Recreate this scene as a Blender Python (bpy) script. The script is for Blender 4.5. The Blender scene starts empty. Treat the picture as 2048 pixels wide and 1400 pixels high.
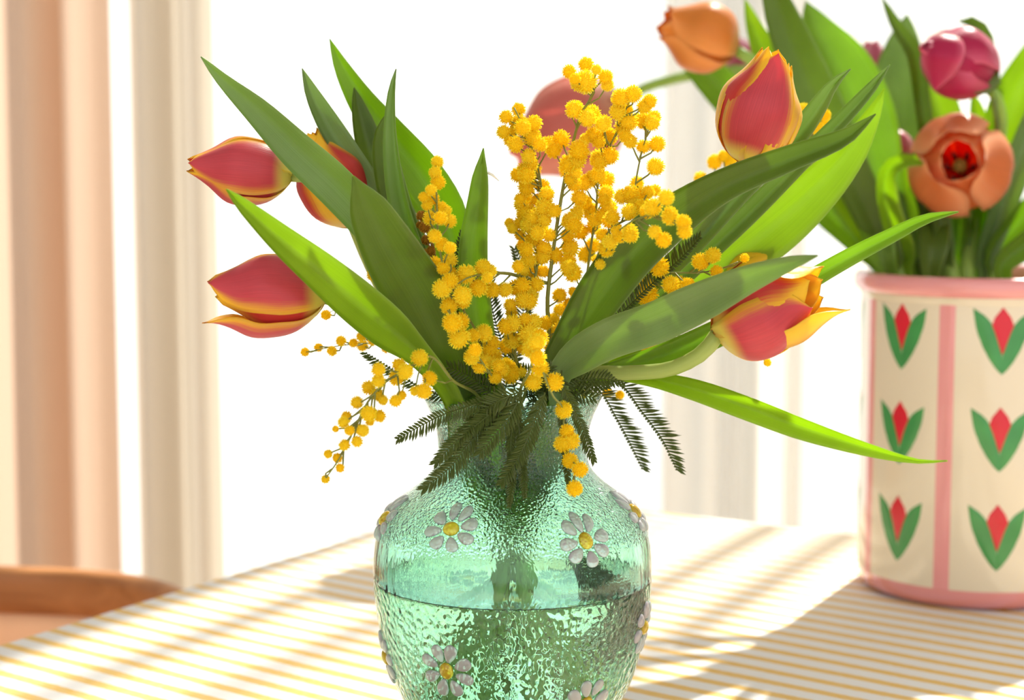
import bpy, math, random
from mathutils import Vector, Matrix, Quaternion
random.seed(11)
PI = math.pi
C = bpy.context.scene.collection
sc = bpy.context.scene

# ------------------------------------------------------------------ camera, world, sun, exposure
F = 3650.0
PITCH = math.atan(390.0 / F)
CAM = Vector((0, 0, 1.095))
cam_d = bpy.data.cameras.new('camera')
cam_d.sensor_width = 36.0
cam_d.lens = 36.0 * F / 2048.0
cam_d.clip_start = 0.02
cam_d.dof.use_dof = True
cam_d.dof.focus_distance = 0.985
cam_d.dof.aperture_fstop = 6.6
cam = bpy.data.objects.new('camera', cam_d)
C.objects.link(cam)
cam.location = CAM
cam.rotation_euler = (PI / 2 - PITCH, 0, 0)
sc.camera = cam

world = bpy.data.worlds.new('world')
sc.world = world
world.use_nodes = True
bg = world.node_tree.nodes['Background']
bg.inputs[0].default_value = (1.0, 0.985, 0.96, 1)
bg.inputs[1].default_value = 1.22

sun_d = bpy.data.lights.new('sun', 'SUN')
sun_d.energy = 17.5
sun_d.angle = math.radians(1.4)
sun_d.color = (1.0, 0.94, 0.85)
sun = bpy.data.objects.new('sun', sun_d)
C.objects.link(sun)
EL = math.radians(47)
to_sun = Vector((0.52 / 1.127 * math.cos(EL), 1 / 1.127 * math.cos(EL), math.sin(EL)))
sun.rotation_euler = to_sun.to_track_quat('Z', 'Y').to_euler()
sun.location = (2, 5, 5)

sc.view_settings.view_transform = 'Standard'
sc.view_settings.look = 'None'
sc.view_settings.gamma = 1.0
sc.view_settings.use_curve_mapping = False
sc.view_settings.exposure = 0.27
cy = sc.cycles
cy.max_bounces = 18
cy.diffuse_bounces = 4
cy.glossy_bounces = 6
cy.transmission_bounces = 16
cy.transparent_max_bounces = 24
cy.sample_clamp_indirect = 8
cy.blur_glossy = 0.5
cy.use_denoising = True

# ------------------------------------------------------------------ geometry of the view, used for measuring
SP, CP = math.sin(PITCH), math.cos(PITCH)
def ray(px, py):
    r = (px - 1024) / F
    u = (700 - py) / F
    return Vector((r, CP + u * SP, -SP + u * CP))
def at(px, py, Y):
    d = ray(px, py)
    return CAM + d * (Y / d.y)
def on_z(px, py, z):
    d = ray(px, py)
    return CAM + d * ((z - CAM.z) / d.z)
def mm(px, Y):            # size in metres of a length in photo pixels at distance Y
    return px * Y / F

ROOTW = {}
def wpos(o):
    return ROOTW.get(o.name, Vector((0, 0, 0))) if o else Vector((0, 0, 0))
def tag(o, label=None, cat=None, group=None, kind=None):
    if label: o['label'] = label
    if cat: o['category'] = cat
    if group: o['group'] = group
    if kind: o['kind'] = kind
    return o
def thing(name, loc, label, cat, group=None):
    o = bpy.data.objects.new(name, None)
    o.empty_display_size = 0.02
    C.objects.link(o)
    o.location = loc
    ROOTW[o.name] = Vector(loc)
    return tag(o, label, cat, group)
def mesh(name, verts, faces, mat, uvs=None, smooth=True, off=Vector((0, 0, 0))):
    me = bpy.data.meshes.new(name)
    me.from_pydata([tuple(Vector(v) - off) for v in verts], [], faces)
    if uvs is not None:
        uvl = me.uv_layers.new(name='UVMap')
        flat = []
        for f in faces:
            for i in f:
                flat.extend(uvs[i])
        uvl.data.foreach_set('uv', flat)
    if smooth:
        me.polygons.foreach_set('use_smooth', [True] * len(me.polygons))
    me.materials.append(mat)
    me.update()
    return me
def obj(name, geo, mat, parent=None, uvs=None, smooth=True, loc=None):
    """verts in world space; the object's origin is the parent's root point (or loc)"""
    verts, faces = geo[0], geo[1]
    if len(geo) > 2 and uvs is None: uvs = geo[2]
    off = wpos(parent) if parent else (Vector(loc) if loc is not None else Vector((0, 0, 0)))
    o = bpy.data.objects.new(name, mesh(name, verts, faces, mat, uvs, smooth, off))
    C.objects.link(o)
    if parent: o.parent = parent
    elif loc is not None: o.location = loc
    ROOTW[o.name] = off
    return o
def join(*gs):
    V, Fc, U = [], [], []
    for g in gs:
        n = len(V)
        V += list(g[0]); Fc += [tuple(i + n for i in f) for f in g[1]]
        if len(g) > 2: U += list(g[2])
    return (V, Fc, U) if len(U) == len(V) and U else (V, Fc)
def catmull(P, n):
    """P: list of equal-length tuples -> n samples"""
    P = [Vector(p) if len(p) <= 4 else list(p) for p in P]
    k = len(P[0]); m = len(P) - 1
    # chord length param
    L = [0.0]
    for i in range(m):
        L.append(L[-1] + max(1e-6, math.sqrt(sum((P[i + 1][j] - P[i][j]) ** 2 for j in range(min(3, k))))))
    out = []
    for a in range(n):
        t = L[-1] * a / (n - 1)
        i = 0
        while i < m - 1 and t > L[i + 1]: i += 1
        s = (t - L[i]) / (L[i + 1] - L[i])
        p0 = P[max(i - 1, 0)]; p1 = P[i]; p2 = P[i + 1]; p3 = P[min(i + 2, m)]
        h = L[i + 1] - L[i]
        hl = L[i] - L[max(i - 1, 0)] if i > 0 else h
        hr = L[min(i + 2, m)] - L[i + 1] if i + 2 <= m else h
        r = []
        for j in range(k):
            m1 = (p2[j] - p0[j]) / (hl + h) * h
            m2 = (p3[j] - p1[j]) / (h + hr) * h
            if i == 0: m1 = p2[j] - p1[j]
            if i == m - 1: m2 = p2[j] - p1[j]
            r.append((2 * s ** 3 - 3 * s ** 2 + 1) * p1[j] + (s ** 3 - 2 * s ** 2 + s) * m1 + (-2 * s ** 3 + 3 * s ** 2) * p2[j] + (s ** 3 - s ** 2) * m2)
        out.append(r)
    return out
def lerp_tab(tab, x):
    if x <= tab[0][0]: return tab[0][1]
    for (a, b), (c, d) in zip(tab, tab[1:]):
        if x <= c: return b + (d - b) * (x - a) / (c - a)
    return tab[-1][1]
def smooth_tab(tab, x):
    if x <= tab[0][0]: return tab[0][1]
    if x >= tab[-1][0]: return tab[-1][1]
    for i in range(len(tab) - 1):
        if x <= tab[i + 1][0]:
            x0, y0 = tab[i]; x1, y1 = tab[i + 1]
            h = x1 - x0
            xp, yp = tab[i - 1] if i > 0 else (x0 - h, y0 - (y1 - y0))
            xn, yn = tab[i + 2] if i + 2 < len(tab) else (x1 + h, y1 + (y1 - y0))
            m0 = (y1 - yp) / (x1 - xp); m1 = (yn - y0) / (xn - x0)
            s = (x - x0) / h
            return (2*s**3 - 3*s*s + 1)*y0 + (s**3 - 2*s*s + s)*h*m0 + (-2*s**3 + 3*s*s)*y1 + (s**3 - s*s)*h*m1
def tube(pts, radii, n=10, cap=True):
    pts = [Vector(p[:3]) for p in pts]
    V, Fc, U = [], [], []
    T0 = (pts[1] - pts[0]).normalized()
    N = T0.orthogonal().normalized()
    m = len(pts)
    for i, p in enumerate(pts):
        T = (pts[min(i + 1, m - 1)] - pts[max(i - 1, 0)]).normalized()
        N = (N - T * N.dot(T)).normalized()
        B = T.cross(N)
        r = radii[i] if hasattr(radii, '__len__') else radii
        for k in range(n):
            a = 2 * PI * k / n
            V.append(p + (N * math.cos(a) + B * math.sin(a)) * r)
            U.append((k / n, i / (m - 1)))
    for i in range(m - 1):
        for k in range(n):
            a, b = i * n + k, i * n + (k + 1) % n
            Fc.append((a, b, b + n, a + n))
    if cap:
        Fc.append(tuple(range(n))[::-1]); Fc.append(tuple(range((m - 1) * n, m * n)))
    return V, Fc, U
def lathe(prof, centre, n=64, closed_ends=True):
    """prof: list of (r, z) world heights"""
    V, Fc, U = [], [], []
    for j, (r, z) in enumerate(prof):
        for k in range(n):
            a = 2 * PI * k / n
            V.append(Vector((centre[0] + r * math.cos(a), centre[1] + r * math.sin(a), z)))
            U.append((k / n, j / (len(prof) - 1)))
    for j in range(len(prof) - 1):
        for k in range(n):
            a, b = j * n + k, j * n + (k + 1) % n
            Fc.append((a, b, b + n, a + n))
    if closed_ends:
        Fc.append(tuple(range(n))[::-1]); Fc.append(tuple(range((len(prof) - 1) * n, len(prof) * n)))
    return V, Fc, U
def box(x0, x1, y0, y1, z0, z1):
    V = [Vector((x, y, z)) for x in (x0, x1) for y in (y0, y1) for z in (z0, z1)]
    return V, [(0, 1, 3, 2), (4, 6, 7, 5), (0, 4, 5, 1), (2, 3, 7, 6), (0, 2, 6, 4), (1, 5, 7, 3)]
def obox(c, ax, ay, az, hx, hy, hz):
    c = Vector(c)
    V = [c + ax * (sx * hx) + ay * (sy * hy) + az * (sz * hz) for sx in (-1, 1) for sy in (-1, 1) for sz in (-1, 1)]
    return V, [(0, 1, 3, 2), (4, 6, 7, 5), (0, 4, 5, 1), (2, 3, 7, 6), (0, 2, 6, 4), (1, 5, 7, 3)]

# ------------------------------------------------------------------ materials
def newmat(name):
    m = bpy.data.materials.new(name)
    m.use_nodes = True
    nt = m.node_tree
    for n in list(nt.nodes): nt.nodes.remove(n)
    out = nt.nodes.new('ShaderNodeOutputMaterial')
    return m, nt, out
def N(nt, typ, **kw):
    n = nt.nodes.new(typ)
    for k, v in kw.items():
        if k.startswith('i_'):
            n.inputs[k[2:].replace('_', ' ')].default_value = v
        else: setattr(n, k, v)
    return n
def principled(nt, col=(.8, .8, .8), rough=.5, spec=.5, **kw):
    p = nt.nodes.new('ShaderNodeBsdfPrincipled')
    p.inputs['Base Color'].default_value = (*col, 1)
    p.inputs['Roughness'].default_value = rough
    p.inputs['Specular IOR Level'].default_value = spec
    for k, v in kw.items(): p.inputs[k.replace('_', ' ')].default_value = v
    return p
def ramp(nt, stops, interp='LINEAR'):
    r = nt.nodes.new('ShaderNodeValToRGB')
    r.color_ramp.interpolation = interp
    e = r.color_ramp.elements
    while len(e) < len(stops): e.new(0.5)
    for i, (p, c) in enumerate(stops):
        e[i].position = p
        e[i].color = (*c, 1) if len(c) == 3 else c
    return r
def math_n(nt, op, a, b=None, c=None, clamp=False):
    n = nt.nodes.new('ShaderNodeMath'); n.operation = op; n.use_clamp = clamp
    for i, v in enumerate((a, b, c)):
        if v is None: continue
        if isinstance(v, (int, float)): n.inputs[i].default_value = v
        else: nt.links.new(v, n.inputs[i])
    return n.outputs[0]
def mixcol(nt, fac, a, b):
    n = nt.nodes.new('ShaderNodeMix'); n.data_type = 'RGBA'
    for s, v in ((n.inputs[0], fac), (n.inputs[6], a), (n.inputs[7], b)):
        if isinstance(v, (int, float)): s.default_value = v
        elif isinstance(v, tuple): s.default_value = (*v, 1)
        else: nt.links.new(v, s)
    return n.outputs[2]

def mat_leaf(name, dark, light, trans, tw=0.45, rough=0.34, streak=0.5):
    m, nt, out = newmat(name)
    L = nt.links.new
    uv = N(nt, 'ShaderNodeUVMap')
    sep = N(nt, 'ShaderNodeSeparateXYZ'); L(uv.outputs[0], sep.inputs[0])
    mp = N(nt, 'ShaderNodeMapping'); L(uv.outputs[0], mp.inputs[0]); mp.inputs['Scale'].default_value = (48, 1.0, 1)
    nz = N(nt, 'ShaderNodeTexNoise', i_Scale=2.0, i_Detail=3.0); L(mp.outputs[0], nz.inputs[0])
    tc = N(nt, 'ShaderNodeTexCoord')
    nz2 = N(nt, 'ShaderNodeTexNoise', i_Scale=28.0, i_Detail=2.0); L(tc.outputs['Object'], nz2.inputs[0])
    f = math_n(nt, 'MULTIPLY_ADD', nz.outputs[0], streak * 1.9, math_n(nt, 'MULTIPLY_ADD', nz2.outputs[0], 0.9, -0.9 * streak - 0.2), clamp=True)
    col = mixcol(nt, f, dark, light)
    sx = math_n(nt, 'ABSOLUTE', math_n(nt, 'MULTIPLY_ADD', sep.outputs[0], 2.0, -1.0))
    rimf = math_n(nt, 'MULTIPLY', math_n(nt, 'SUBTRACT', sx, 0.93, clamp=True), 9.0, clamp=True)
    col = mixcol(nt, rimf, col, (0.40, 0.50, 0.20))
    # paler towards the sheath at the base (v -> 1)
    base = math_n(nt, 'MULTIPLY', math_n(nt, 'SUBTRACT', sep.outputs[1], 0.62, clamp=True), 1.6, clamp=True)
    col = mixcol(nt, base, col, (0.38, 0.48, 0.16))
    p = principled(nt, rough=rough, spec=0.45)
    L(col, p.inputs['Base Color'])
    b = N(nt, 'ShaderNodeBump', i_Strength=0.25, i_Distance=0.0006); L(nz.outputs[0], b.inputs['Height']); L(b.outputs[0], p.inputs['Normal'])
    t = N(nt, 'ShaderNodeBsdfTranslucent')
    tcn = mixcol(nt, f, trans, tuple(min(1, c * 1.35) for c in trans)); L(tcn, t.inputs[0])
    mx = N(nt, 'ShaderNodeMixShader'); mx.inputs[0].default_value = tw
    L(p.outputs[0], mx.inputs[1]); L(t.outputs[0], mx.inputs[2]); L(mx.outputs[0], out.inputs[0])
    return m
LEAF_A = mat_leaf('tulip_leaf_green', (0.14, 0.24, 0.02), (0.26, 0.38, 0.07), (0.42, 0.64, 0.015), 0.5)
LEAF_D = mat_leaf('tulip_leaf_deep_green', (0.10, 0.16, 0.015), (0.19, 0.27, 0.04), (0.26, 0.40, 0.01), 0.42)
LEAF_G = mat_leaf('tulip_leaf_grey_green', (0.17, 0.27, 0.08), (0.33, 0.43, 0.20), (0.36, 0.52, 0.03), 0.42, 0.32)
LEAF_B = mat_leaf('tulip_leaf_bright_green', (0.22, 0.36, 0.02), (0.36, 0.50, 0.05), (0.50, 0.70, 0.01), 0.56)

def mat_stem(name, c1, c2, tw=0.3):
    m, nt, out = newmat(name); L = nt.links.new
    uv = N(nt, 'ShaderNodeUVMap')
    mp = N(nt, 'ShaderNodeMapping'); L(uv.outputs[0], mp.inputs[0]); mp.inputs['Scale'].default_value = (6, 3, 1)
    nz = N(nt, 'ShaderNodeTexNoise', i_Scale=2.0, i_Detail=2.0); L(mp.outputs[0], nz.inputs[0])
    col = mixcol(nt, nz.outputs[0], c1, c2)
    p = principled(nt, rough=.4, spec=.4); L(col, p.inputs['Base Color'])
    t = N(nt, 'ShaderNodeBsdfTranslucent'); L(col, t.inputs[0])
    mx = N(nt, 'ShaderNodeMixShader'); mx.inputs[0].default_value = tw
    L(p.outputs[0], mx.inputs[1]); L(t.outputs[0], mx.inputs[2]); L(mx.outputs[0], out.inputs[0])
    return m
STEM = mat_stem('tulip_stem', (0.36, 0.46, 0.11), (0.52, 0.60, 0.20))
STEM_G = mat_stem('tulip_stem_green', (0.28, 0.46, 0.07), (0.44, 0.62, 0.14))
TWIG = mat_stem('mimosa_twig', (0.17, 0.19, 0.04), (0.32, 0.34, 0.08), 0.15)
FROND = mat_stem('mimosa_frond', (0.05, 0.075, 0.012), (0.10, 0.14, 0.025), 0.25)
FROND_DRY = mat_stem('mimosa_dried', (0.20, 0.10, 0.02), (0.34, 0.18, 0.03), 0.15)

def mat_petal(name, core, edge, base, lo=0.6, hi=1.08, tipw=0.42, tw=0.45, edge2=None, basew=0.14):
    """core colour up the middle of the petal, edge colour along its rim and tip, base colour at the bottom"""
    m, nt, out = newmat(name); L = nt.links.new
    uv = N(nt, 'ShaderNodeUVMap')
    sep = N(nt, 'ShaderNodeSeparateXYZ'); L(uv.outputs[0], sep.inputs[0])
    mp = N(nt, 'ShaderNodeMapping'); L(uv.outputs[0], mp.inputs[0]); mp.inputs['Scale'].default_value = (34, 1.1, 1)
    oi = N(nt, 'ShaderNodeObjectInfo')
    nz = N(nt, 'ShaderNodeTexNoise', i_Scale=2.2, i_Detail=4.0, noise_dimensions='4D'); L(mp.outputs[0], nz.inputs[0])
    L(math_n(nt, 'MULTIPLY', oi.outputs['Random'], 20.0), nz.inputs['W'])
    s = math_n(nt, 'ABSOLUTE', math_n(nt, 'MULTIPLY_ADD', sep.outputs[0], 2.0, -1.0))
    v = sep.outputs[1]
    e = math_n(nt, 'ADD', s, math_n(nt, 'MULTIPLY', math_n(nt, 'POWER', v, 5.0), tipw))
    e = math_n(nt, 'ADD', e, math_n(nt, 'MULTIPLY_ADD', nz.outputs[0], 0.42, -0.21))
    fe = N(nt, 'ShaderNodeMapRange', interpolation_type='SMOOTHSTEP'); L(e, fe.inputs[0]); fe.inputs[1].default_value = lo; fe.inputs[2].default_value = hi
    cvar = mixcol(nt, math_n(nt, 'MULTIPLY', nz.outputs[0], 0.9, clamp=True), core, tuple(c * 0.66 for c in core))
    col = mixcol(nt, fe.outputs[0], cvar, edge)
    fb = N(nt, 'ShaderNodeMapRange', interpolation_type='SMOOTHSTEP'); L(math_n(nt, 'ADD', v, math_n(nt, 'MULTIPLY', nz.outputs[0], 0.02)), fb.inputs[0])
    fb.inputs[1].default_value = basew + 0.12; fb.inputs[2].default_value = basew - 0.04
    col = mixcol(nt, fb.outputs[0], col, base)
    p = principled(nt, rough=.36, spec=.4, Sheen_Weight=0.12); L(col, p.inputs['Base Color'])
    b = N(nt, 'ShaderNodeBump', i_Strength=0.25, i_Distance=0.0007); L(nz.outputs[0], b.inputs['Height']); L(b.outputs[0], p.inputs['Normal'])
    t = N(nt, 'ShaderNodeBsdfTranslucent'); L(col, t.inputs[0])
    mx = N(nt, 'ShaderNodeMixShader'); mx.inputs[0].default_value = tw
    L(p.outputs[0], mx.inputs[1]); L(t.outputs[0], mx.inputs[2]); L(mx.outputs[0], out.inputs[0])
    return m
PET_RY = mat_petal('petal_red_yellow', (0.86, 0.10, 0.13), (1.0, 0.66, 0.03), (0.92, 0.80, 0.15))
PET_RY2 = mat_petal('petal_yellow_red', (0.84, 0.06, 0.05), (1.0, 0.68, 0.03), (0.92, 0.70, 0.14), lo=0.25, hi=0.75, tipw=0.9)
PET_YO = mat_petal('petal_amber', (1.0, 0.56, 0.03), (1.0, 0.70, 0.05), (0.9, 0.4, 0.05), lo=0.1, hi=0.8)
PET_OR = mat_petal('petal_orange', (1.0, 0.36, 0.05), (1.0, 0.46, 0.12), (0.80, 0.40, 0.08), lo=0.3, hi=1.0)
PET_PK = mat_petal('petal_apricot', (1.0, 0.38, 0.12), (1.0, 0.60, 0.32), (0.95, 0.14, 0.02), lo=0.3, hi=1.1, basew=0.36, tw=0.6)
PET_CO = mat_petal('petal_coral', (0.95, 0.34, 0.28), (0.97, 0.52, 0.40), (0.80, 0.45, 0.30), lo=0.3, hi=1.0, tw=.62)
PET_CR = mat_petal('petal_crimson', (0.70, 0.02, 0.12), (0.84, 0.16, 0.30), (0.55, 0.25, 0.15), lo=0.4, hi=1.1)
PET_RO = mat_petal('petal_rose', (0.80, 0.16, 0.28), (0.88, 0.42, 0.50), (0.7, 0.4, 0.3), lo=0.3, hi=1.1)

def mat_pom(name, c1, c2, tw=0.3):
    m, nt, out = newmat(name); L = nt.links.new
    tc = N(nt, 'ShaderNodeTexCoord')
    ln = N(nt, 'ShaderNodeVectorMath', operation='LENGTH'); L(tc.outputs['Object'], ln.inputs[0])
    nz = N(nt, 'ShaderNodeTexNoise', i_Scale=7.0, i_Detail=3.0); L(tc.outputs['Object'], nz.inputs[0])
    oi = N(nt, 'ShaderNodeObjectInfo')
    f = math_n(nt, 'ADD', math_n(nt, 'MULTIPLY_ADD', ln.outputs['Value'], 3.2, -2.65), math_n(nt, 'MULTIPLY_ADD', nz.outputs[0], 1.5, -0.6), clamp=True)
    f = math_n(nt, 'ADD', f, math_n(nt, 'MULTIPLY_ADD', oi.outputs['Random'], 0.4, -0.15), clamp=True)
    col = mixcol(nt, f, c1, c2)
    p = principled(nt, rough=.75, spec=.15); L(col, p.inputs['Base Color'])
    t = N(nt, 'ShaderNodeBsdfTranslucent'); L(col, t.inputs[0])
    mx = N(nt, 'ShaderNodeMixShader'); mx.inputs[0].default_value = tw
    L(p.outputs[0], mx.inputs[1]); L(t.outputs[0], mx.inputs[2]); L(mx.outputs[0], out.inputs[0])
    return m
POM = mat_pom('mimosa_yellow', (1.0, 0.74, 0.01), (1.0, 0.95, 0.08), 0.5)
POM_DRY = mat_pom('mimosa_faded', (0.35, 0.15, 0.01), (0.62, 0.33, 0.02), 0.25)

def mat_glass_vase():
    m, nt, out = newmat('teal_hammered_glass'); L = nt.links.new
    p = principled(nt, (0.64, 0.98, 0.885), 0.05, 0.5)
    p.inputs['Transmission Weight'].default_value = 1.0
    p.inputs['IOR'].default_value = 1.45
    tc = N(nt, 'ShaderNodeTexCoord')
    sep = N(nt, 'ShaderNodeSeparateXYZ'); L(tc.outputs['Object'], sep.inputs[0])
    wv = N(nt, 'ShaderNodeTexNoise', i_Scale=60.0, i_Detail=1.0); L(tc.outputs['Object'], wv.inputs[0])
    add = N(nt, 'ShaderNodeVectorMath', operation='MULTIPLY_ADD'); L(wv.outputs['Color'], add.inputs[0]); add.inputs[1].default_value = (0.006, 0.006, 0.006); L(tc.outputs['Object'], add.inputs[2])
    big = N(nt, 'ShaderNodeTexVoronoi', feature='SMOOTH_F1', i_Scale=270.0, i_Smoothness=0.5, i_Randomness=0.95); L(add.outputs[0], big.inputs[0])
    small = N(nt, 'ShaderNodeTexVoronoi', feature='SMOOTH_F1', i_Scale=640.0, i_Smoothness=0.35); L(add.outputs[0], small.inputs[0])
    mp = N(nt, 'ShaderNodeMapping'); mp.inputs['Scale'].default_value = (210, 210, 60); L(add.outputs[0], mp.inputs[0])
    rip = N(nt, 'ShaderNodeTexNoise', i_Scale=1.0, i_Detail=2.0); L(mp.outputs[0], rip.inputs[0])
    z = sep.outputs[2]
    f1 = N(nt, 'ShaderNodeMapRange', interpolation_type='SMOOTHSTEP'); L(z, f1.inputs[0]); f1.inputs[1].default_value = 0.128; f1.inputs[2].default_value = 0.140
    f0 = N(nt, 'ShaderNodeMapRange', interpolation_type='SMOOTHSTEP'); L(z, f0.inputs[0]); f0.inputs[1].default_value = 0.112; f0.inputs[2].default_value = 0.104
    hb = math_n(nt, 'MULTIPLY', math_n(nt, 'MULTIPLY', big.outputs['Distance'], f0.outputs[0]), 0.72)
    hs = math_n(nt, 'MULTIPLY', math_n(nt, 'MULTIPLY', small.outputs['Distance'], f1.outputs[0]), 0.38)
    hr = math_n(nt, 'MULTIPLY', rip.outputs[0], 0.26)
    h = math_n(nt, 'ADD', math_n(nt, 'ADD', hb, hs), hr)
    b = N(nt, 'ShaderNodeBump', i_Strength=0.8, i_Distance=0.0016); L(h, b.inputs['Height']); L(b.outputs[0], p.inputs['Normal'])
    L(p.outputs[0], out.inputs[0])
    return m
VGLASS = mat_glass_vase()
def simple(name, col, rough=.5, spec=.5, noise=0.0, nscale=30, bump=0.0, bscale=200, bdist=.001, **kw):
    m, nt, out = newmat(name); L = nt.links.new
    p = principled(nt, col, rough, spec, **kw)
    tc = N(nt, 'ShaderNodeTexCoord')
    if noise:
        nz = N(nt, 'ShaderNodeTexNoise', i_Scale=float(nscale), i_Detail=3.0); L(tc.outputs['Object'], nz.inputs[0])
        L(mixcol(nt, nz.outputs[0], tuple(c * (1 - noise) for c in col), tuple(min(1, c * (1 + noise)) for c in col)), p.inputs['Base Color'])
    if bump:
        nb = N(nt, 'ShaderNodeTexNoise', i_Scale=float(bscale), i_Detail=3.0); L(tc.outputs['Object'], nb.inputs[0])
        b = N(nt, 'ShaderNodeBump', i_Strength=bump, i_Distance=bdist); L(nb.outputs[0], b.inputs['Height']); L(b.outputs[0], p.inputs['Normal'])
    L(p.outputs[0], out.inputs[0])
    return m
def mat_water():
    m, nt, out = newmat('vase_water')
    p = principled(nt, (0.91, 0.98, 0.82), 0.0, 0.5); p.inputs['Transmission Weight'].default_value = 1; p.inputs['IOR'].default_value = 1.33
    nt.links.new(p.outputs[0], out.inputs[0]); return m
WATER = mat_water()
G_WHITE = simple('milky_glass', (0.50, 0.45, 0.50), 0.06, 0.6, Transmission_Weight=0.45, Subsurface_Weight=0.0, noise=.06, nscale=60)
G_AMBER = simple('amber_glass', (0.85, 0.42, 0.01), 0.05, 0.6, Transmission_Weight=0.55, noise=.35, nscale=120)
CERAMIC = simple('cream_ceramic', (0.72, 0.62, 0.47), 0.14, 0.5, noise=.04, nscale=12, Coat_Weight=0.5, Coat_Roughness=0.06)
CER_PINK = simple('pink_glaze', (0.74, 0.29, 0.29), 0.14, 0.5, noise=.06, nscale=25, Coat_Weight=0.5, Coat_Roughness=0.06)
CER_RED = simple('red_glaze', (0.62, 0.005, 0.02), 0.16, 0.5, noise=.1, nscale=60)
CER_GREEN = simple('green_glaze', (0.045, 0.26, 0.06), 0.16, 0.5, noise=.25, nscale=45)
WALL = simple('white_plaster', (0.72, 0.74, 0.74), 0.8, .3, noise=.03, bump=.1, bscale=80)
TRIM = simple('white_painted_frame', (0.80, 0.80, 0.77), 0.4, .4, noise=.02)
def mat_wood(name, c1, c2, scale=(3, 40, 40), rough=.42):
    m, nt, out = newmat(name); L = nt.links.new
    tc = N(nt, 'ShaderNodeTexCoord'); mp = N(nt, 'ShaderNodeMapping'); mp.inputs['Scale'].default_value = scale; L(tc.outputs['Object'], mp.inputs[0])
    nz = N(nt, 'ShaderNodeTexNoise', i_Scale=1.0, i_Detail=5.0, i_Distortion=0.6); L(mp.outputs[0], nz.inputs[0])
    r = ramp(nt, [(0.32, c1), (0.68, c2)]); L(nz.outputs[0], r.inputs[0])
    p = principled(nt, rough=rough, spec=.4); L(r.outputs[0], p.inputs['Base Color'])
    b = N(nt, 'ShaderNodeBump', i_Strength=0.15, i_Distance=0.0008); L(nz.outputs[0], b.inputs['Height']); L(b.outputs[0], p.inputs['Normal'])
    L(p.outputs[0], out.inputs[0]); return m
WOOD = mat_wood('chair_wood', (0.30, 0.115, 0.035), (0.46, 0.20, 0.07))
TAN = simple('tan_leather', (0.92, 0.60, 0.38), 0.5, .35, noise=.08, nscale=20, bump=.2, bscale=300)
FLOORW = mat_wood('oak_floor', (0.42, 0.28, 0.17), (0.55, 0.38, 0.24), (2, 30, 2), .5)
TABLEW = mat_wood('table_wood', (0.40, 0.24, 0.13), (0.5, 0.31, 0.18))
def mat_pane():
    m, nt, out = newmat('window_pane_glass'); L = nt.links.new
    t = N(nt, 'ShaderNodeBsdfTransparent'); t.inputs[0].default_value = (0.96, 0.98, 0.97, 1)
    g = N(nt, 'ShaderNodeBsdfGlossy'); g.inputs['Roughness'].default_value = 0.02
    lw = N(nt, 'ShaderNodeLayerWeight', i_Blend=0.5)
    fr = math_n(nt, 'MULTIPLY_ADD', math_n(nt, 'POWER', lw.outputs['Facing'], 4.0), 0.6, 0.04, clamp=True)
    mx = N(nt, 'ShaderNodeMixShader'); L(fr, mx.inputs[0]); L(t.outputs[0], mx.inputs[1]); L(g.outputs[0], mx.inputs[2]); L(mx.outputs[0], out.inputs[0])
    return m
PANE = mat_pane()
def mat_fabric(name, col, tcol, tw, alpha=0.0, graze=0.0, weave=900):
    """woven cloth: diffuse + translucent; alpha lets light straight through, less so where the cloth is seen edge-on"""
    m, nt, out = newmat(name); L = nt.links.new
    tc = N(nt, 'ShaderNodeTexCoord')
    nz = N(nt, 'ShaderNodeTexNoise', i_Scale=float(weave), i_Detail=1.0); L(tc.outputs['Object'], nz.inputs[0])
    d = N(nt, 'ShaderNodeBsdfDiffuse'); d.inputs[0].default_value = (*col, 1)
    b = N(nt, 'ShaderNodeBump', i_Strength=0.2, i_Distance=0.0005); L(nz.outputs[0], b.inputs['Height']); L(b.outputs[0], d.inputs['Normal'])
    t = N(nt, 'ShaderNodeBsdfTranslucent'); t.inputs[0].default_value = (*tcol, 1)
    mx = N(nt, 'ShaderNodeMixShader'); mx.inputs[0].default_value = tw; L(d.outputs[0], mx.inputs[1]); L(t.outputs[0], mx.inputs[2])
    if alpha > 0:
        tr = N(nt, 'ShaderNodeBsdfTransparent')
        lw = N(nt, 'ShaderNodeLayerWeight', i_Blend=0.5)
        f = math_n(nt, 'MULTIPLY_ADD', math_n(nt, 'POWER', lw.outputs['Facing'], 1.3), graze, 1 - alpha, clamp=True)
        m2 = N(nt, 'ShaderNodeMixShader'); L(f, m2.inputs[0]); L(tr.outputs[0], m2.inputs[1]); L(mx.outputs[0], m2.inputs[2]); L(m2.outputs[0], out.inputs[0])
    else: L(mx.outputs[0], out.inputs[0])
    return m
SHEER = mat_fabric('white_sheer_voile', (0.92, 0.91, 0.88), (0.92, 0.91, 0.88), 0.6, alpha=0.78, graze=0.75)
PEACH = mat_fabric('peach_curtain_cloth', (0.70, 0.54, 0.43), (0.68, 0.50, 0.385), 0.29)
BEIGE = mat_fabric('ivory_curtain_cloth', (0.68, 0.62, 0.54), (0.62, 0.555, 0.475), 0.29)

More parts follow.
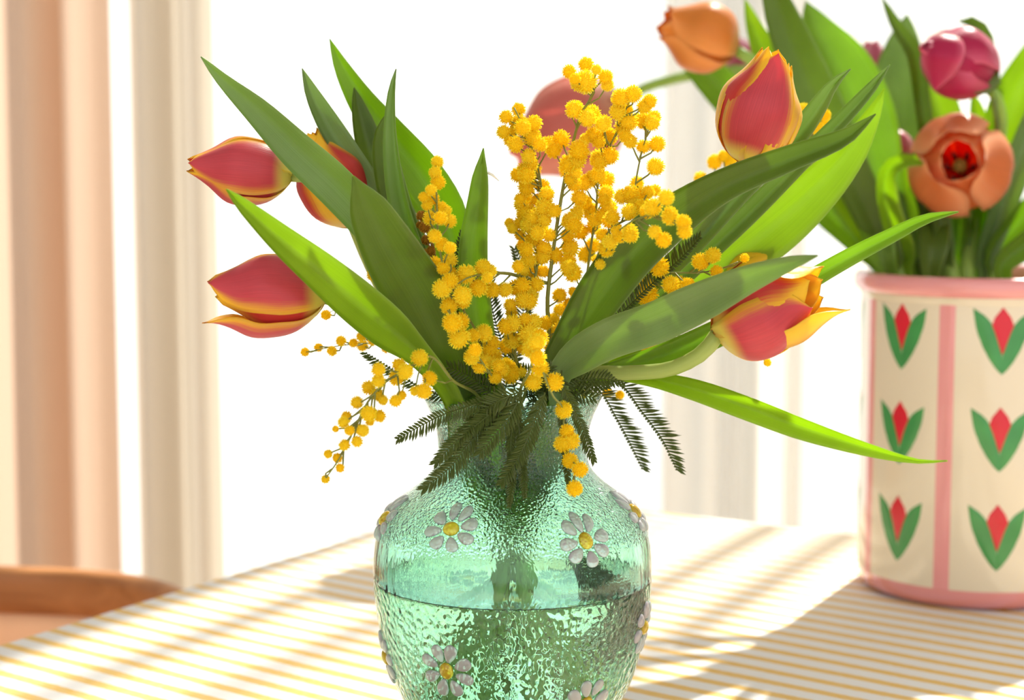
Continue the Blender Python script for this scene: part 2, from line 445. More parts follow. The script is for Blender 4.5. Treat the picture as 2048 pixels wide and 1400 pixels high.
# ------------------------------------------------------------------ setting
ZT = 0.75
WY = 2.66
tag(obj('floor', box(-3.2, 4.2, -2.2, WY + .08, -0.1, 0.0), FLOORW, smooth=False), kind='structure')
tag(obj('ceiling', box(-3.3, 4.3, -2.2, WY + .08, 4.3, 4.4), WALL, smooth=False), kind='structure')
tag(obj('wall_left', box(-3.3, -3.2, -2.2, WY + .08, 0, 4.3), WALL, smooth=False), kind='structure')
tag(obj('wall_right', box(4.2, 4.3, -2.2, WY + .08, 0, 4.3), WALL, smooth=False), kind='structure')
OX0, OX1, OZ0, OZ1 = at(150, 700, WY).x, 2.9, 0.12, 3.9
pier0, pier1 = at(1392, 700, WY).x, 0.385
tag(obj('wall_back', join(box(-3.2, OX0, WY, WY + .08, 0, 4.3), box(OX1, 4.2, WY, WY + .08, 0, 4.3), box(OX0, OX1, WY, WY + .2, OZ1, 4.3), box(OX0, OX1, WY, WY + .08, 0, OZ0),
                     box(pier0, pier1, WY, WY + .08, OZ0, OZ1)), WALL, smooth=False), kind='structure')
def window(name, x0, x1, splits):
    fr = 0.045
    y0, y1 = WY + .02, WY + .06
    parts = [box(x0, x0 + fr, y0, y1, OZ0, OZ1), box(x1 - fr, x1, y0, y1, OZ0, OZ1), box(x0, x1, y0, y1, OZ0, OZ0 + fr), box(x0, x1, y0, y1, OZ1 - fr, OZ1)]
    w = tag(obj(name, join(*parts), TRIM, smooth=False), kind='structure')
    xs = [x0 + fr] + splits + [x1 - fr]
    for s in splits:
        obj('mullion', box(s - .012, s + .012, y0, y1, OZ0 + fr, OZ1 - fr), TRIM, w, smooth=False)
    for a, b in zip(xs, xs[1:]):
        obj('pane', box(a + (.012 if a in splits else 0), b - (.012 if b in splits else 0), y0 + .02, y0 + .024, OZ0 + fr, OZ1 - fr), PANE, w, smooth=False)
window('window_1', OX0, pier0, [])
window('window_2', pier1, OX1, [.508, .615, .775, .858, 1.35, 2.1])
for nme, xa, xb in (('trim_1', pier0 + .010, pier0 + .030), ('trim_2', pier1 - .030, pier1 - .010)):
    tag(obj(nme, box(xa, xb, WY - .018, WY, OZ0, OZ1), TRIM, smooth=False), kind='structure')
tag(obj('baseboard_back', box(-3.2, 4.2, WY - .015, WY, 0, .09), TRIM, smooth=False), kind='structure')

def curtain(name, label, x0, x1, ybase, fold, mat, z0=0.02, z1=4.1, flare=0.0, n=400):
    V, Fc = [], []
    rows = 14
    for j in range(rows + 1):
        t = j / rows
        z = z1 + (z0 - z1) * t
        for i in range(n + 1):
            s = i / n
            x = x0 + (x1 - x0) * s
            V.append(Vector((x + flare * t * (s if flare > 0 else 1), ybase + fold(x) * (0.75 + 0.35 * t), z)))
    for j in range(rows):
        for i in range(n):
            a = j * (n + 1) + i
            Fc.append((a, a + n + 1, a + n + 2, a + 1))
    o = obj(name, (V, Fc), mat, loc=(0.5 * (x0 + x1), ybase, 0))
    return tag(o, label, 'curtain')
def foldfn(seed, periods, amps):
    rnd = random.Random(seed)
    ph = [rnd.uniform(0, 6.28) for _ in periods]
    def f(x):
        return sum(a * math.sin(2 * PI * x / p + q + 0.8 * math.sin(3.1 * x + q)) for p, a, q in zip(periods, amps, ph))
    return f
YC = 2.52
curtain('sheer_curtain', 'white sheer voile curtain hanging across the bright window', at(225, 700, YC).x, 2.6, YC, foldfn(3, [0.155, 0.083, 0.31], [0.026, 0.005, 0.014]), SHEER, n=1400)
def px_profile(tab, Y):
    t2 = [(at(a, 700, Y).x, b) for a, b in tab]
    return lambda x: smooth_tab(t2, x)
Y1 = 2.38
curtain('peach_curtain', 'peach pink curtain in deep folds at the far left edge', at(-420, 700, Y1).x, at(240, 700, Y1).x, Y1,
        px_profile([(-420, 0), (-350, -.05), (-280, .03), (-200, -.05), (-130, .0), (-60, -.05), (0, -.040), (60, -.046), (98, -.03), (122, .045), (133, .05), (142, -.01), (165, -.035), (205, -.035), (240, -.012)], Y1), PEACH, n=360)
Y2 = 2.40
curtain('ivory_curtain', 'ivory curtain gathered beside the white window, behind the upper left tulip', at(272, 700, Y2).x, at(415, 700, Y2).x, Y2,
        px_profile([(272, .0), (292, -.035), (318, -.02), (334, .03), (345, .035), (358, .0), (378, -.035), (398, -.03), (415, .01)], Y2), BEIGE, flare=mm(30, Y2), n=200)

# ------------------------------------------------------------------ table and striped cloth
Pc = on_z(985, 986, ZT); Pl = on_z(0, 1285, ZT); Pb = on_z(1720, 1072, ZT)
dl = (Pl - Pc).normalized(); db = (Pb - Pc); db = (db - dl * db.dot(dl)).normalized()
LW, BW = 2.0, 1.15          # along dl (towards the camera), along db (to the right)
tb = thing('dining_table', (Pc.x + dl.x * LW / 2 + db.x * BW / 2, Pc.y + dl.y * LW / 2 + db.y * BW / 2, 0), 'wooden dining table hidden under the yellow striped cloth', 'table')
zv = Vector((0, 0, 1))
cen = Pc + dl * LW / 2 + db * BW / 2
obj('table_top', obox((cen.x, cen.y, ZT - .019), dl, db, zv, LW / 2 - .004, BW / 2 - .004, .0165), TABLEW, tb, smooth=False)
for a in (.07, LW - .07):
    for b in (.07, BW - .07):
        p = Pc + dl * a + db * b
        obj('leg', obox((p.x, p.y, (ZT - .037) / 2), dl, db, zv, .03, .03, (ZT - .037) / 2), TABLEW, tb, smooth=False)
def mat_cloth():
    m, nt, out = newmat('yellow_striped_cotton'); L = nt.links.new
    tc = N(nt, 'ShaderNodeTexCoord')
    sd = Vector((-0.79, 0.613)).normalized()          # stripes run this way on the table
    nrm = (-sd.y, sd.x)
    wob = N(nt, 'ShaderNodeTexNoise', i_Scale=7.0, i_Detail=2.0); L(tc.outputs['Object'], wob.inputs[0])
    dp = N(nt, 'ShaderNodeVectorMath', operation='DOT_PRODUCT'); L(tc.outputs['Object'], dp.inputs[0]); dp.inputs[1].default_value = (nrm[0], nrm[1], -0.8)
    x = math_n(nt, 'ADD', dp.outputs['Value'], math_n(nt, 'MULTIPLY_ADD', wob.outputs[0], 0.006, -0.003))
    ph = math_n(nt, 'FRACT', math_n(nt, 'DIVIDE', math_n(nt, 'ADD', x, 10.0), 0.0228))
    d = math_n(nt, 'ABSOLUTE', math_n(nt, 'SUBTRACT', ph, 0.5))
    fine = N(nt, 'ShaderNodeTexNoise', i_Scale=160.0, i_Detail=3.0); L(tc.outputs['Object'], fine.inputs[0])
    d2 = math_n(nt, 'ADD', d, math_n(nt, 'MULTIPLY_ADD', fine.outputs[0], 0.10, -0.05))
    mr = N(nt, 'ShaderNodeMapRange', interpolation_type='SMOOTHSTEP'); L(d2, mr.inputs[0]); mr.inputs[1].default_value = 0.22; mr.inputs[2].default_value = 0.18
    col = mixcol(nt, math_n(nt, 'MULTIPLY', mr.outputs[0], math_n(nt, 'MULTIPLY_ADD', fine.outputs[0], 0.35, 0.75), clamp=True), (0.76, 0.735, 0.72), (0.74, 0.47, 0.13))
    p = principled(nt, rough=.85, spec=.15); L(col, p.inputs['Base Color'])
    wv = N(nt, 'ShaderNodeTexNoise', i_Scale=1400.0, i_Detail=1.0); L(tc.outputs['Object'], wv.inputs[0])
    b = N(nt, 'ShaderNodeBump', i_Strength=0.2, i_Distance=0.0006); L(wv.outputs[0], b.inputs['Height']); L(b.outputs[0], p.inputs['Normal'])
    L(p.outputs[0], out.inputs[0]); return m
CLOTH = mat_cloth()
def cloth():
    V, Fc = [], []
    drop, rr = 0.22, 0.008
    def prof(L_):           # positions along one axis: hang, bend, top, bend, hang -> (coordinate, drop)
        out = []
        for k in range(7): out.append((-.004 - .012 * math.sin(k), -drop + (drop - rr) * k / 6))
        out.append((.001, -.002))
        n = 60
        for k in range(n + 1): out.append((.006 + (L_ - .012) * k / n, 0))
        out.append((L_ - .001, -.002))
        for k in range(7): out.append((L_ + .004 + .012 * math.sin(k), -rr - (drop - rr) * k / 6))
        return out
    A, B = prof(LW), prof(BW)
    for (a, za) in A:
        for (b, zb) in B:
            p = Pc + dl * a + db * b
            z = ZT + min(za, zb)
            wave = 0.0
            if za < -.01 and zb >= -.002: p += dl * (0.010 * math.sin(b * 17) * (-za / drop) * (1 if a > LW / 2 else -1))
            if zb < -.01 and za >= -.002: p += db * (0.010 * math.sin(a * 15) * (-zb / drop) * (1 if b > BW / 2 else -1))
            V.append(Vector((p.x, p.y, z)))
    nb = len(B)
    for i in range(len(A) - 1):
        for j in range(nb - 1):
            k = i * nb + j
            Fc.append((k, k + nb, k + nb + 1, k + 1))
    o = obj('tablecloth', (V, Fc), CLOTH, loc=(cen.x, cen.y, ZT))
    tag(o, 'white tablecloth with thin painted yellow stripes under both vases', 'tablecloth')
    return o
cloth()

# ------------------------------------------------------------------ chair at the left
def chair():
    YR = 1.66
    root = at(120, 1180, YR); root.z = 0
    ch = thing('dining_chair', root, 'brown wooden chair with curved top rail and tan back, left of the table', 'chair')
    zr = at(100, 1140, YR).z
    # the curved top rail bends round towards the table at both ends
    path = [(-330, 1300, YR - .30), (-300, 1215, YR - .14), (-210, 1170, YR - .01), (-90, 1152, YR + .04), (30, 1155, YR + .045), (150, 1160, YR + .035), (260, 1170, YR + .0), (360, 1195, YR - .07), (430, 1235, YR - .16)]
    P = [at(a, b, y) for a, b, y in path]
    P = [Vector(q[:3]) for q in catmull([tuple(p) for p in P], 46)]
    V, Fc = [], []
    sec = []
    nsec = 16
    for k in range(nsec):
        a = 2 * PI * k / nsec
        sec.append((0.014 * math.copysign(abs(math.cos(a)) ** 0.7, math.cos(a)), 0.0225 * math.copysign(abs(math.sin(a)) ** 0.6, math.sin(a))))
    for i, p in enumerate(P):
        T = (P[min(i + 1, len(P) - 1)] - P[max(i - 1, 0)]).normalized()
        S = T.cross(zv).normalized()
        tap = 1 - 0.35 * abs(2 * i / (len(P) - 1) - 1) ** 3
        for (a, b) in sec: V.append(p + S * a * tap + Vector((0, 0, b * tap - .012)))
    for i in range(len(P) - 1):
        for k in range(nsec):
            a, b = i * nsec + k, i * nsec + (k + 1) % nsec
            Fc.append((a, b, b + nsec, a + nsec))
    Fc.append(tuple(range(nsec))[::-1]); Fc.append(tuple(range((len(P) - 1) * nsec, len(P) * nsec)))
    obj('top_rail', (V, Fc), WOOD, ch)
    # tan back pad below the rail
    V, Fc = [], []
    seg = P[6:40]
    for i, p in enumerate(seg):
        T = (seg[min(i + 1, len(seg) - 1)] - seg[max(i - 1, 0)]).normalized(); S = T.cross(zv).normalized()
        for q in range(13):
            t = q / 12
            V.append(p + S * (0.006 + 0.035 * math.sin(t * 2.2)) + Vector((0, 0, -0.033 - 0.16 * t)))
        for q in range(13):
            t = 1 - q / 12
            V.append(p + S * (-0.006 + 0.035 * math.sin(t * 2.2)) + Vector((0, 0, -0.033 - 0.16 * t)))
    m = 26
    for i in range(len(seg) - 1):
        for k in range(m):
            a, b = i * m + k, i * m + (k + 1) % m
            Fc.append((a, b, b + m, a + m))
    Fc.append(tuple(range(m))[::-1]); Fc.append(tuple(range((len(seg) - 1) * m, len(seg) * m)))
    obj('back_pad', (V, Fc), TAN, ch)
    c = (P[2] + P[-3]) / 2; c = Vector((c.x, c.y - .13, 0))
    prof = []
    for k in range(28):
        a = 2 * PI * k / 28
        prof.append((0.235 * math.copysign(abs(math.cos(a)) ** .75, math.cos(a)), 0.215 * math.copysign(abs(math.sin(a)) ** .75, math.sin(a))))
    V = []; Fc = []
    lay = [(0.94, .40), (1.0, .41), (1.0, .43), (.95, .445), (.6, .452), (.2, .448)]
    for s, z in lay:
        for (a, b) in prof: V.append(Vector((c.x + a * s, c.y + b * s, z)))
    for j in range(len(lay) - 1):
        for k in range(28):
            a, b = j * 28 + k, j * 28 + (k + 1) % 28
            Fc.append((a, b, b + 28, a + 28))
    Fc.append(tuple(range(28))[::-1]); Fc.append(tuple(range(5 * 28, 6 * 28)))
    obj('seat', (V, Fc), TAN, ch)
    tops = [P[8], P[-8], P[1], P[-2]]
    for k, tp in enumerate(tops):
        foot = Vector((tp.x, tp.y, 0)) + (Vector((tp.x, tp.y, 0)) - c) * 0.06
        obj('leg', tube([tp - Vector((0, 0, .02)), Vector((tp.x, tp.y, .44)), (Vector((tp.x, tp.y, .44)) + foot) / 2, foot], [.011, .016, .015, .010], 12), WOOD, ch)
chair()

# ------------------------------------------------------------------ glass vase
VC = Vector((0.0003, 1.02, ZT))
VY = 1.02
_zr = lambda py: at(1024, py, VY).z
sil = [(797, 179), (806, 175), (830, 164), (860, 155), (885, 152), (912, 152), (936, 160), (960, 181), (985, 214), (1003, 240), (1030, 264), (1057, 276), (1090, 282), (1130, 284.5), (1165, 284), (1200, 281), (1250, 273), (1300, 262), (1350, 246), (1400, 220), (1440, 190), (1475, 165), (1510, 150)]
zr_tab = sorted([(_zr(py), mm(r, VY) * 0.995) for py, r in sil])
zr_tab = [(ZT, mm(150, VY)), (ZT + .006, mm(156, VY))] + [q for q in zr_tab if q[0] > ZT + .012]
ZTOP = zr_tab[-1][0]
def vr(z): return smooth_tab(zr_tab, z)
def build_vase():
    v = thing('glass_vase', VC, 'bulbous teal hammered glass vase with raised white daisies, half full of water', 'vase')
    prof = [(0.001, ZT + .001)]
    n = 90
    for i in range(n + 1):
        z = ZT + (ZTOP - ZT) * i / n
        prof.append((vr(z), z))
    prof.append((vr(ZTOP) + .0006, ZTOP + .0012)); prof.append((vr(ZTOP) - .001, ZTOP + .002)); prof.append((vr(ZTOP) - .0026, ZTOP + .0008))
    for i in range(n, -1, -1):
        z = ZT + .008 + (ZTOP - ZT - .008) * i / n
        prof.append((vr(z) - .0027, z))
    prof.append((0.001, ZT + .0085))
    g = lathe(prof, VC, 120)
    obj('vase_body', g, VGLASS, v)
    return v
vase = build_vase()
ZW = at(1024, 1152, VY).z
prof = [(0.001, ZT + .0078)] + [(vr(ZT + .0078 + (ZW - ZT - .0078) * i / 50) - .0024, ZT + .0078 + (ZW - ZT - .0078) * i / 50) for i in range(51)] + [(vr(ZW) - .0031, ZW - .0010), (vr(ZW) - .0044, ZW - .0018), (vr(ZW) - .0062, ZW - .0022), (0.001, ZW - .0023)]
wt = obj('vase_water', lathe(prof, VC, 96), WATER, loc=VC)
tag(wt, 'clear greenish water filling the lower half of the glass vase', 'water')

def surf_pt(a, z, out=0.0):
    r = vr(z)
    dr = (vr(z + .002) - vr(z - .002)) / .004
    nrm = Vector((math.sin(a), -math.cos(a), 0))
    n = (nrm - zv * dr).normalized()
    return Vector((VC.x, VC.y, 0)) + nrm * r + zv * z + n * out, n
def daisy(cx, cy, scale=1.0, rot=0.0, npet=8, a=None, z=None):
    """a raised daisy whose centre shows at pixel (cx, cy) on the vase front"""
    if a is None:
        z = _zr(cy)
        for _ in range(8):
            a = math.asin(max(-.999, min(.999, (at(cx, cy, VY - vr(z) * .9).x - VC.x) / vr(z))))
            yy = VY - vr(z) * math.cos(a)
            z = at(cx, cy, yy).z
            a = math.asin(max(-.985, min(.985, (at(cx, cy, yy).x - VC.x) / vr(z))))
    p, n = surf_pt(a, z)
    tx = Vector((math.cos(a), math.sin(a), 0)); ty = n.cross(tx) * -1
    ty = tx.cross(n) * -1 if tx.cross(n).z < 0 else tx.cross(n)
    def blob(c2, lx, ly, ang, h, egg=0.0):
        V, Fc = [], []
        ca, sa = math.cos(ang), math.sin(ang)
        rings, m = 6, 18
        for j in range(rings + 1):
            t = j / rings
            rr = math.sin(t * PI / 2) if j else 0.0
            hh = math.cos(t * PI / 2)
            for k in range(m):
                b = 2 * PI * k / m
                u = rr * math.cos(b) * lx; w = rr * math.sin(b) * ly * (1 + egg * math.cos(b))
                x = c2[0] + u * ca - w * sa; y = c2[1] + u * sa + w * ca
                q = a + x / max(vr(z), .02); zz = z + y * ty.z
                s, nn = surf_pt(q, zz, hh * h - (.0004 if j == rings else -.0001))
                V.append(s)
        for j in range(rings):
            for k in range(m):
                i0, i1 = j * m + k, j * m + (k + 1) % m
                Fc.append((i0, i0 + m, i1 + m, i1))
        return V, Fc
    S = scale
    rnd = random.Random(int(cx))
    c = obj('daisy', blob((0, 0), .0049 * S, .0042 * S, rnd.uniform(0, 3), .0024), G_AMBER, vase)
    for k in range(npet):
        ang = rot + 2 * PI * k / npet + rnd.uniform(-.08, .08)
        d = .0104 * S * rnd.uniform(.97, 1.06)
        obj('petal', blob((math.cos(ang) * d, math.sin(ang) * d), .0053 * S * rnd.uniform(.92, 1.05), .0034 * S * rnd.uniform(.92, 1.1), ang, .0016, .32), G_WHITE, c)
daisy(902, 1058, 1.0, .3)
daisy(1172, 1082, 1.0, .1)
daisy(893, 1342, 1.0, .45)
daisy(1172, 1408, 1.0, .2)
daisy(757, 1035, 1.0, .4)
daisy(1284, 1016, 1.0, .2)
daisy(1290, 1262, 1.0, .2)
daisy(0, 0, 1.0, .1, a=-1.36, z=_zr(1300))
for aa, zz in ((2.3, 1050), (3.14, 1060), (-2.3, 1050), (2.7, 1330), (-2.7, 1340)):
    daisy(int(aa * 100), 0, 1.0, .2, a=aa, z=_zr(zz))

# ------------------------------------------------------------------ plant builders
VIEWN = Vector((0, -1, 0.1)).normalized()
def leaf_geo(P, nseg=44, fold=0.16, twist=0.0, twist2=0.0, blunt=False, curl=0.35, up=None, wob=0.0):
    """P: list of world (x,y,z,width); first point is the tip, last the base"""
    Q = catmull(P, nseg)
    V, Fc, U = [], [], []
    ns = 9
    prevS = None
    for i, q in enumerate(Q):
        p = Vector(q[:3]); w = max(q[3], 0.0006)
        a = Vector(Q[max(i - 1, 0)][:3]); b = Vector(Q[min(i + 1, nseg - 1)][:3])
        T = (b - a).normalized()
        S = T.cross(up or VIEWN)
        if S.length < 0.15 and prevS: S = prevS - T * prevS.dot(T)
        S.normalize()
        if prevS and S.dot(prevS) < 0: S = -S
        prevS = S.copy()
        t = i / (nseg - 1)
        tw = twist + (twist2 - twist) * t
        R = Quaternion(T, tw)
        S2 = R @ S
        Nn = S2.cross(T).normalized()
        if blunt: w *= math.sin(min(1, (i + .35) / 4) * PI / 2)
        elif i == 0: w = 0.0008
        fo = fold + curl * max(0, t - 0.7) / 0.3
        for k in range(ns):
            s = -1 + 2 * k / (ns - 1)
            h = 1.45 * fo * (abs(s) ** 1.2) * w
            wx = w / 2 * s * (1 - 0.35 * min(1, fo) * abs(s))
            wavy = wob * w * math.sin(t * 13 + (2 if s > 0 else 0)) * s * s
            V.append(p + S2 * wx + Nn * (h + wavy))
            U.append(((s + 1) / 2, t))
    # thickness: second layer
    n1 = len(V)
    th = 0.0007
    for i in range(nseg):
        for k in range(ns):
            idx = i * ns + k
            a = V[idx + 1] if k < ns - 1 else V[idx]; b = V[idx - 1] if k > 0 else V[idx]
            c = V[min(i + 1, nseg - 1) * ns + k]; d = V[max(i - 1, 0) * ns + k]
            nn = (a - b).cross(c - d)
            nn = nn.normalized() if nn.length > 1e-12 else Vector((0, 1, 0))
            e = min(1, (1 - abs(-1 + 2 * k / (ns - 1))) * 3 + .1)
            V.append(V[idx] + nn * th * e); U.append(U[idx])
    for i in range(nseg - 1):
        for k in range(ns - 1):
            a = i * ns + k
            Fc.append((a, a + ns, a + ns + 1, a + 1))
            Fc.append((n1 + a, n1 + a + 1, n1 + a + ns + 1, n1 + a + ns))
        for a in (i * ns, i * ns + ns - 1):
            Fc.append((a, n1 + a, n1 + a + ns, a + ns))
    return V, Fc, U
def leaf(parent, pts, mat, Ytip, Ybase, end=None, **kw):
    """pts: (px, py, width_px [, dY]) from tip towards base; depth runs from Ytip to Ybase; end: world points inside the vase"""
    L = [0.0]
    for a, b in zip(pts, pts[1:]): L.append(L[-1] + math.hypot(b[0] - a[0], b[1] - a[1]))
    P = []
    for i, q in enumerate(pts):
        t = L[i] / L[-1]
        Y = Ytip + (Ybase - Ytip) * t + (q[3] if len(q) > 3 else 0)
        w = at(q[0], q[1], Y)
        P.append((w.x, w.y, w.z, mm(q[2], Y)))
    for e in (end or []): P.append(e)
    return obj('leaf', leaf_geo(P, **kw), mat, parent)

def petal_geo(base, A, U0, phi, L, R, lean=0.0, tipr=0.35, span=1.0, rs=1.0, tipcurl=0.0, ls=1.0, tw=0.0):
    A = A.normalized()
    U0 = (U0 - A * U0.dot(A)).normalized(); W0 = A.cross(U0)
    rad = [(0, .10), (.04, .34), (.12, .64), (.25, .90), (.42, 1.0), (.6, .96), (.78, .80 * .6 + .4 * tipr), (.9, (.6 * .35 + .65 * tipr)), (1, tipr)]
    wid = [(0, .22), (.06, .45), (.2, .78), (.4, 1.0), (.58, 1.0), (.74, .86), (.87, .58), (.95, .30), (1, .02)]
    nv, nu = 22, 12
    V, Fc, U = [], [], []
    for i in range(nv + 1):
        v = i / nv
        r = R * rs * smooth_tab(rad, v)
        w = R * .98 * span * max(.01, smooth_tab(wid, v))
        out = L * lean * v * v + tipcurl * R * max(0, v - .75) ** 2 * 16
        for k in range(nu + 1):
            s = -1 + 2 * k / nu
            th = max(-1.5, min(1.5, s * w / max(r + out * .6, R * .12)))
            if lean: th *= 1 - min(.3, lean * .5 * v)
            a = phi + th + tw * v
            rr = r + out + R * .04 * (1 - s * s) * math.sin(v * PI) - R * .03 * math.exp(-(s / .08) ** 2) * math.sin(v * PI)
            dirv = U0 * math.cos(a) + W0 * math.sin(a)
            cdir = U0 * math.cos(phi) + W0 * math.sin(phi)
            h = L * ls * (v - .10 * s * s * v * (1 - v)) - (R * .05 * s * s * (1 if v < .5 else 1))
            V.append(base + A * h + dirv * (r + R * .04 * (1 - s * s) * math.sin(v * PI) - R * .025 * math.exp(-(s / .1) ** 2) * math.sin(v * PI)) + cdir * out)
            U.append(((s + 1) / 2, v))
    m = nu + 1
    n1 = len(V)
    for i in range(nv + 1):
        for k in range(m):
            idx = i * m + k
            p = V[idx]
            c = base + A * (p - base).dot(A)
            nn = (c - p)
            V.append(p + (nn.normalized() if nn.length > 1e-9 else A) * .0005); U.append(U[idx])
    for i in range(nv):
        for k in range(nu):
            a = i * m + k
            Fc.append((a, a + 1, a + m + 1, a + m)); Fc.append((n1 + a, n1 + a + m, n1 + a + m + 1, n1 + a + 1))
        for a in (i * m, i * m + nu): Fc.append((a, a + m, n1 + a + m, n1 + a))
    for k in range(nu):
        a = nv * m + k; Fc.append((a, a + 1, n1 + a + 1, n1 + a))
    return V, Fc, U
def flower(parent, base, tip, R, mat, rot=0.0, petals=None, U0=None, mats=None, **kw):
    A = (tip - base); L = A.length
    U0 = U0 or Vector((0, -1, 0))
    spec = petals or [dict() for _ in range(6)]
    for k in range(6):
        sp = dict(kw); sp.update(spec[k])
        inner = k >= 3
        sp.setdefault('rs', .86 if inner else 1.0)
        sp.setdefault('ls', 1.0 if inner else .97)
        phi = sp.pop('phi', rot + (k % 3) * 2 * PI / 3 + (PI / 3 if inner else 0))
        m = sp.pop('mat', mat)
        obj('petal', petal_geo(base, A, U0, phi, L, R, **sp), m, parent)
def stem(parent, pts, r0, r1, mat, n=40, world=None):
    P = [tuple(at(*q)) for q in pts] + [tuple(q) for q in (world or [])]
    Q = catmull(P, n)
    obj('stem', tube(Q, [(r0 + (r1 - r0) * i / (n - 1)) * (1 + .35 * max(0, i / (n - 1) - .6)) for i in range(n)], 12), mat, parent)
def vin(a, rn=.022, rb=.045, zb=None, spin=PI):
    """two points: through the neck of the glass vase at angle a, then down into the water on the other side"""
    zn = _zr(900); zb = zb or ZT + .02
    return [(VC.x + rn * math.cos(a), VC.y + rn * math.sin(a), zn), (VC.x + rb * math.cos(a + spin), VC.y + rb * math.sin(a + spin), zb)]
def vinw(a, w=.009, **kw):
    p, q = vin(a, **kw)
    m = tuple(p[i] + (q[i] - p[i]) * .3 for i in range(3))
    return [(*p, w), (*m, w * .5)]

VB = (VC.x, VC.y, ZT + .02)
GV = 'red and yellow tulips in the glass vase'
# --- T1 upper left tulip
t1 = thing('tulip', VB, 'red tulip with orange petal edges pointing left, uppermost on the left side', 'tulip', GV)
b = at(583, 352, 1.00)
flower(t1, b, at(368, 328, 0.985), mm(66, 1.0), PET_RY, rot=0.25, tipr=.22, petals=[dict(), dict(), dict(), dict(ls=.9), dict(ls=.88), dict(ls=.86)])
stem(t1, [(578, 352, 1.0), (640, 358, 1.0), (700, 385, 1.01), (780, 470, 1.02), (860, 610, 1.025), (930, 760, 1.02)], .0032, .0036, STEM, world=vin(2.6))
leaf(t1, [(402, 113, 6), (450, 160, 32), (520, 220, 62), (600, 298, 84), (680, 372, 92), (750, 455, 80), (820, 560, 62), (890, 680, 48), (935, 770, 40)], LEAF_G, 0.97, 1.015, vinw(2.7), fold=.2, twist=.35, twist2=.1)
leaf(t1, [(604, 137, 4), (622, 190, 34), (655, 255, 54), (695, 315, 56), (740, 380, 52), (810, 500, 45), (890, 650, 40), (940, 770, 36)], LEAF_G, 1.06, 1.03, vinw(2.2), fold=.25, twist=-.4)
# --- T2 behind
t2 = thing('tulip', VB, 'orange red tulip half hidden behind long leaves, left of centre', 'tulip', GV)
flower(t2, at(706, 452, 1.06), at(618, 262, 1.05), mm(70, 1.05), PET_RY2, rot=0.9, tipr=.3)
stem(t2, [(706, 450, 1.06), (735, 520, 1.06), (790, 630, 1.05), (860, 720, 1.04), (940, 780, 1.03)], .0034, .0036, STEM, world=vin(1.9))
leaf(t2, [(660, 78, 5), (690, 135, 38), (735, 205, 66), (790, 275, 90), (850, 350, 104), (895, 430, 104), (915, 520, 84), (935, 640, 60), (960, 770, 44)], LEAF_A, 1.09, 1.04, vinw(1.7), fold=.26, twist=.45, twist2=-.2)
leaf(t2, [(708, 176, 8), (722, 240, 44), (745, 320, 66), (780, 400, 70), (830, 500, 62), (890, 640, 50), (950, 780, 40)], LEAF_D, 1.075, 1.035, vinw(1.5), fold=.2, twist=-.3)
# --- T3 lower left
t3 = thing('tulip', VB, 'pinkish red tulip with yellow streaks and one loose lower petal, lowest on the left', 'tulip', GV)
flower(t3, at(650, 594, 0.965), at(408, 580, 0.95), mm(80, .96), PET_RY, rot=0.55, tipr=.40,
       petals=[dict(ls=.98), dict(), dict(lean=.11, ls=1.0, tipr=.5), dict(ls=.9, mat=PET_RY2), dict(ls=.9, mat=PET_RY2), dict(ls=.9, mat=PET_RY2)])
stem(t3, [(645, 594, .965), (690, 606, .965), (760, 650, .975), (840, 720, .985), (905, 780, .995)], .0036, .0045, STEM_G, world=vin(3.3))
leaf(t3, [(452, 378, 8), (485, 412, 34), (560, 480, 66), (640, 545, 88), (710, 602, 98), (770, 650, 92), (825, 695, 62), (868, 740, 50), (908, 800, 44)], LEAF_B, 0.90, 0.985, vinw(3.5, rn=.03), fold=.26, twist=-.25, twist2=.3)
# --- leaves in the middle, one tulip whose flower is not in sight belongs to each pair
t7 = thing('tulip_leaf', VB, 'broad dark green tulip leaf with a blunt torn tip, left of the centre', 'leaf')
leaf(t7, [(706, 352, 42), (722, 388, 72), (752, 450, 104), (790, 520, 126), (832, 590, 132), (868, 660, 112), (900, 725, 84), (935, 790, 56)], LEAF_D, 0.93, 1.0, vinw(2.9), fold=.12, blunt=True, twist=-.1, wob=.02)
t8 = thing('tulip_leaf', VB, 'narrow upright tulip leaf rising left of the centre behind the dark one', 'leaf')
leaf(t8, [(793, 138, 5), (789, 185, 20), (789, 260, 34), (797, 340, 46), (812, 420, 52), (845, 520, 50), (895, 650, 46), (945, 780, 38)], LEAF_G, 1.0, 1.02, vinw(2.4), fold=.4, twist=.5)
t9 = thing('tulip_leaf', VB, 'short green tulip leaf tucked behind the narrow upright one', 'leaf')
leaf(t9, [(778, 222, 8), (768, 275, 44), (778, 350, 62), (800, 430, 64), (850, 560, 54), (930, 770, 40)], LEAF_D, 1.04, 1.03, vinw(2.0), fold=.2)
t10 = thing('tulip_leaf', VB, 'straight upright tulip leaf with a rounded curled tip standing at the centre', 'leaf')
leaf(t10, [(967, 296, 18), (965, 325, 30), (959, 400, 46), (951, 480, 62), (949, 560, 68), (957, 640, 70), (968, 710, 62), (985, 785, 46)], LEAF_A, 0.985, 1.0, vinw(4.2), fold=.22, blunt=True, twist=.2)
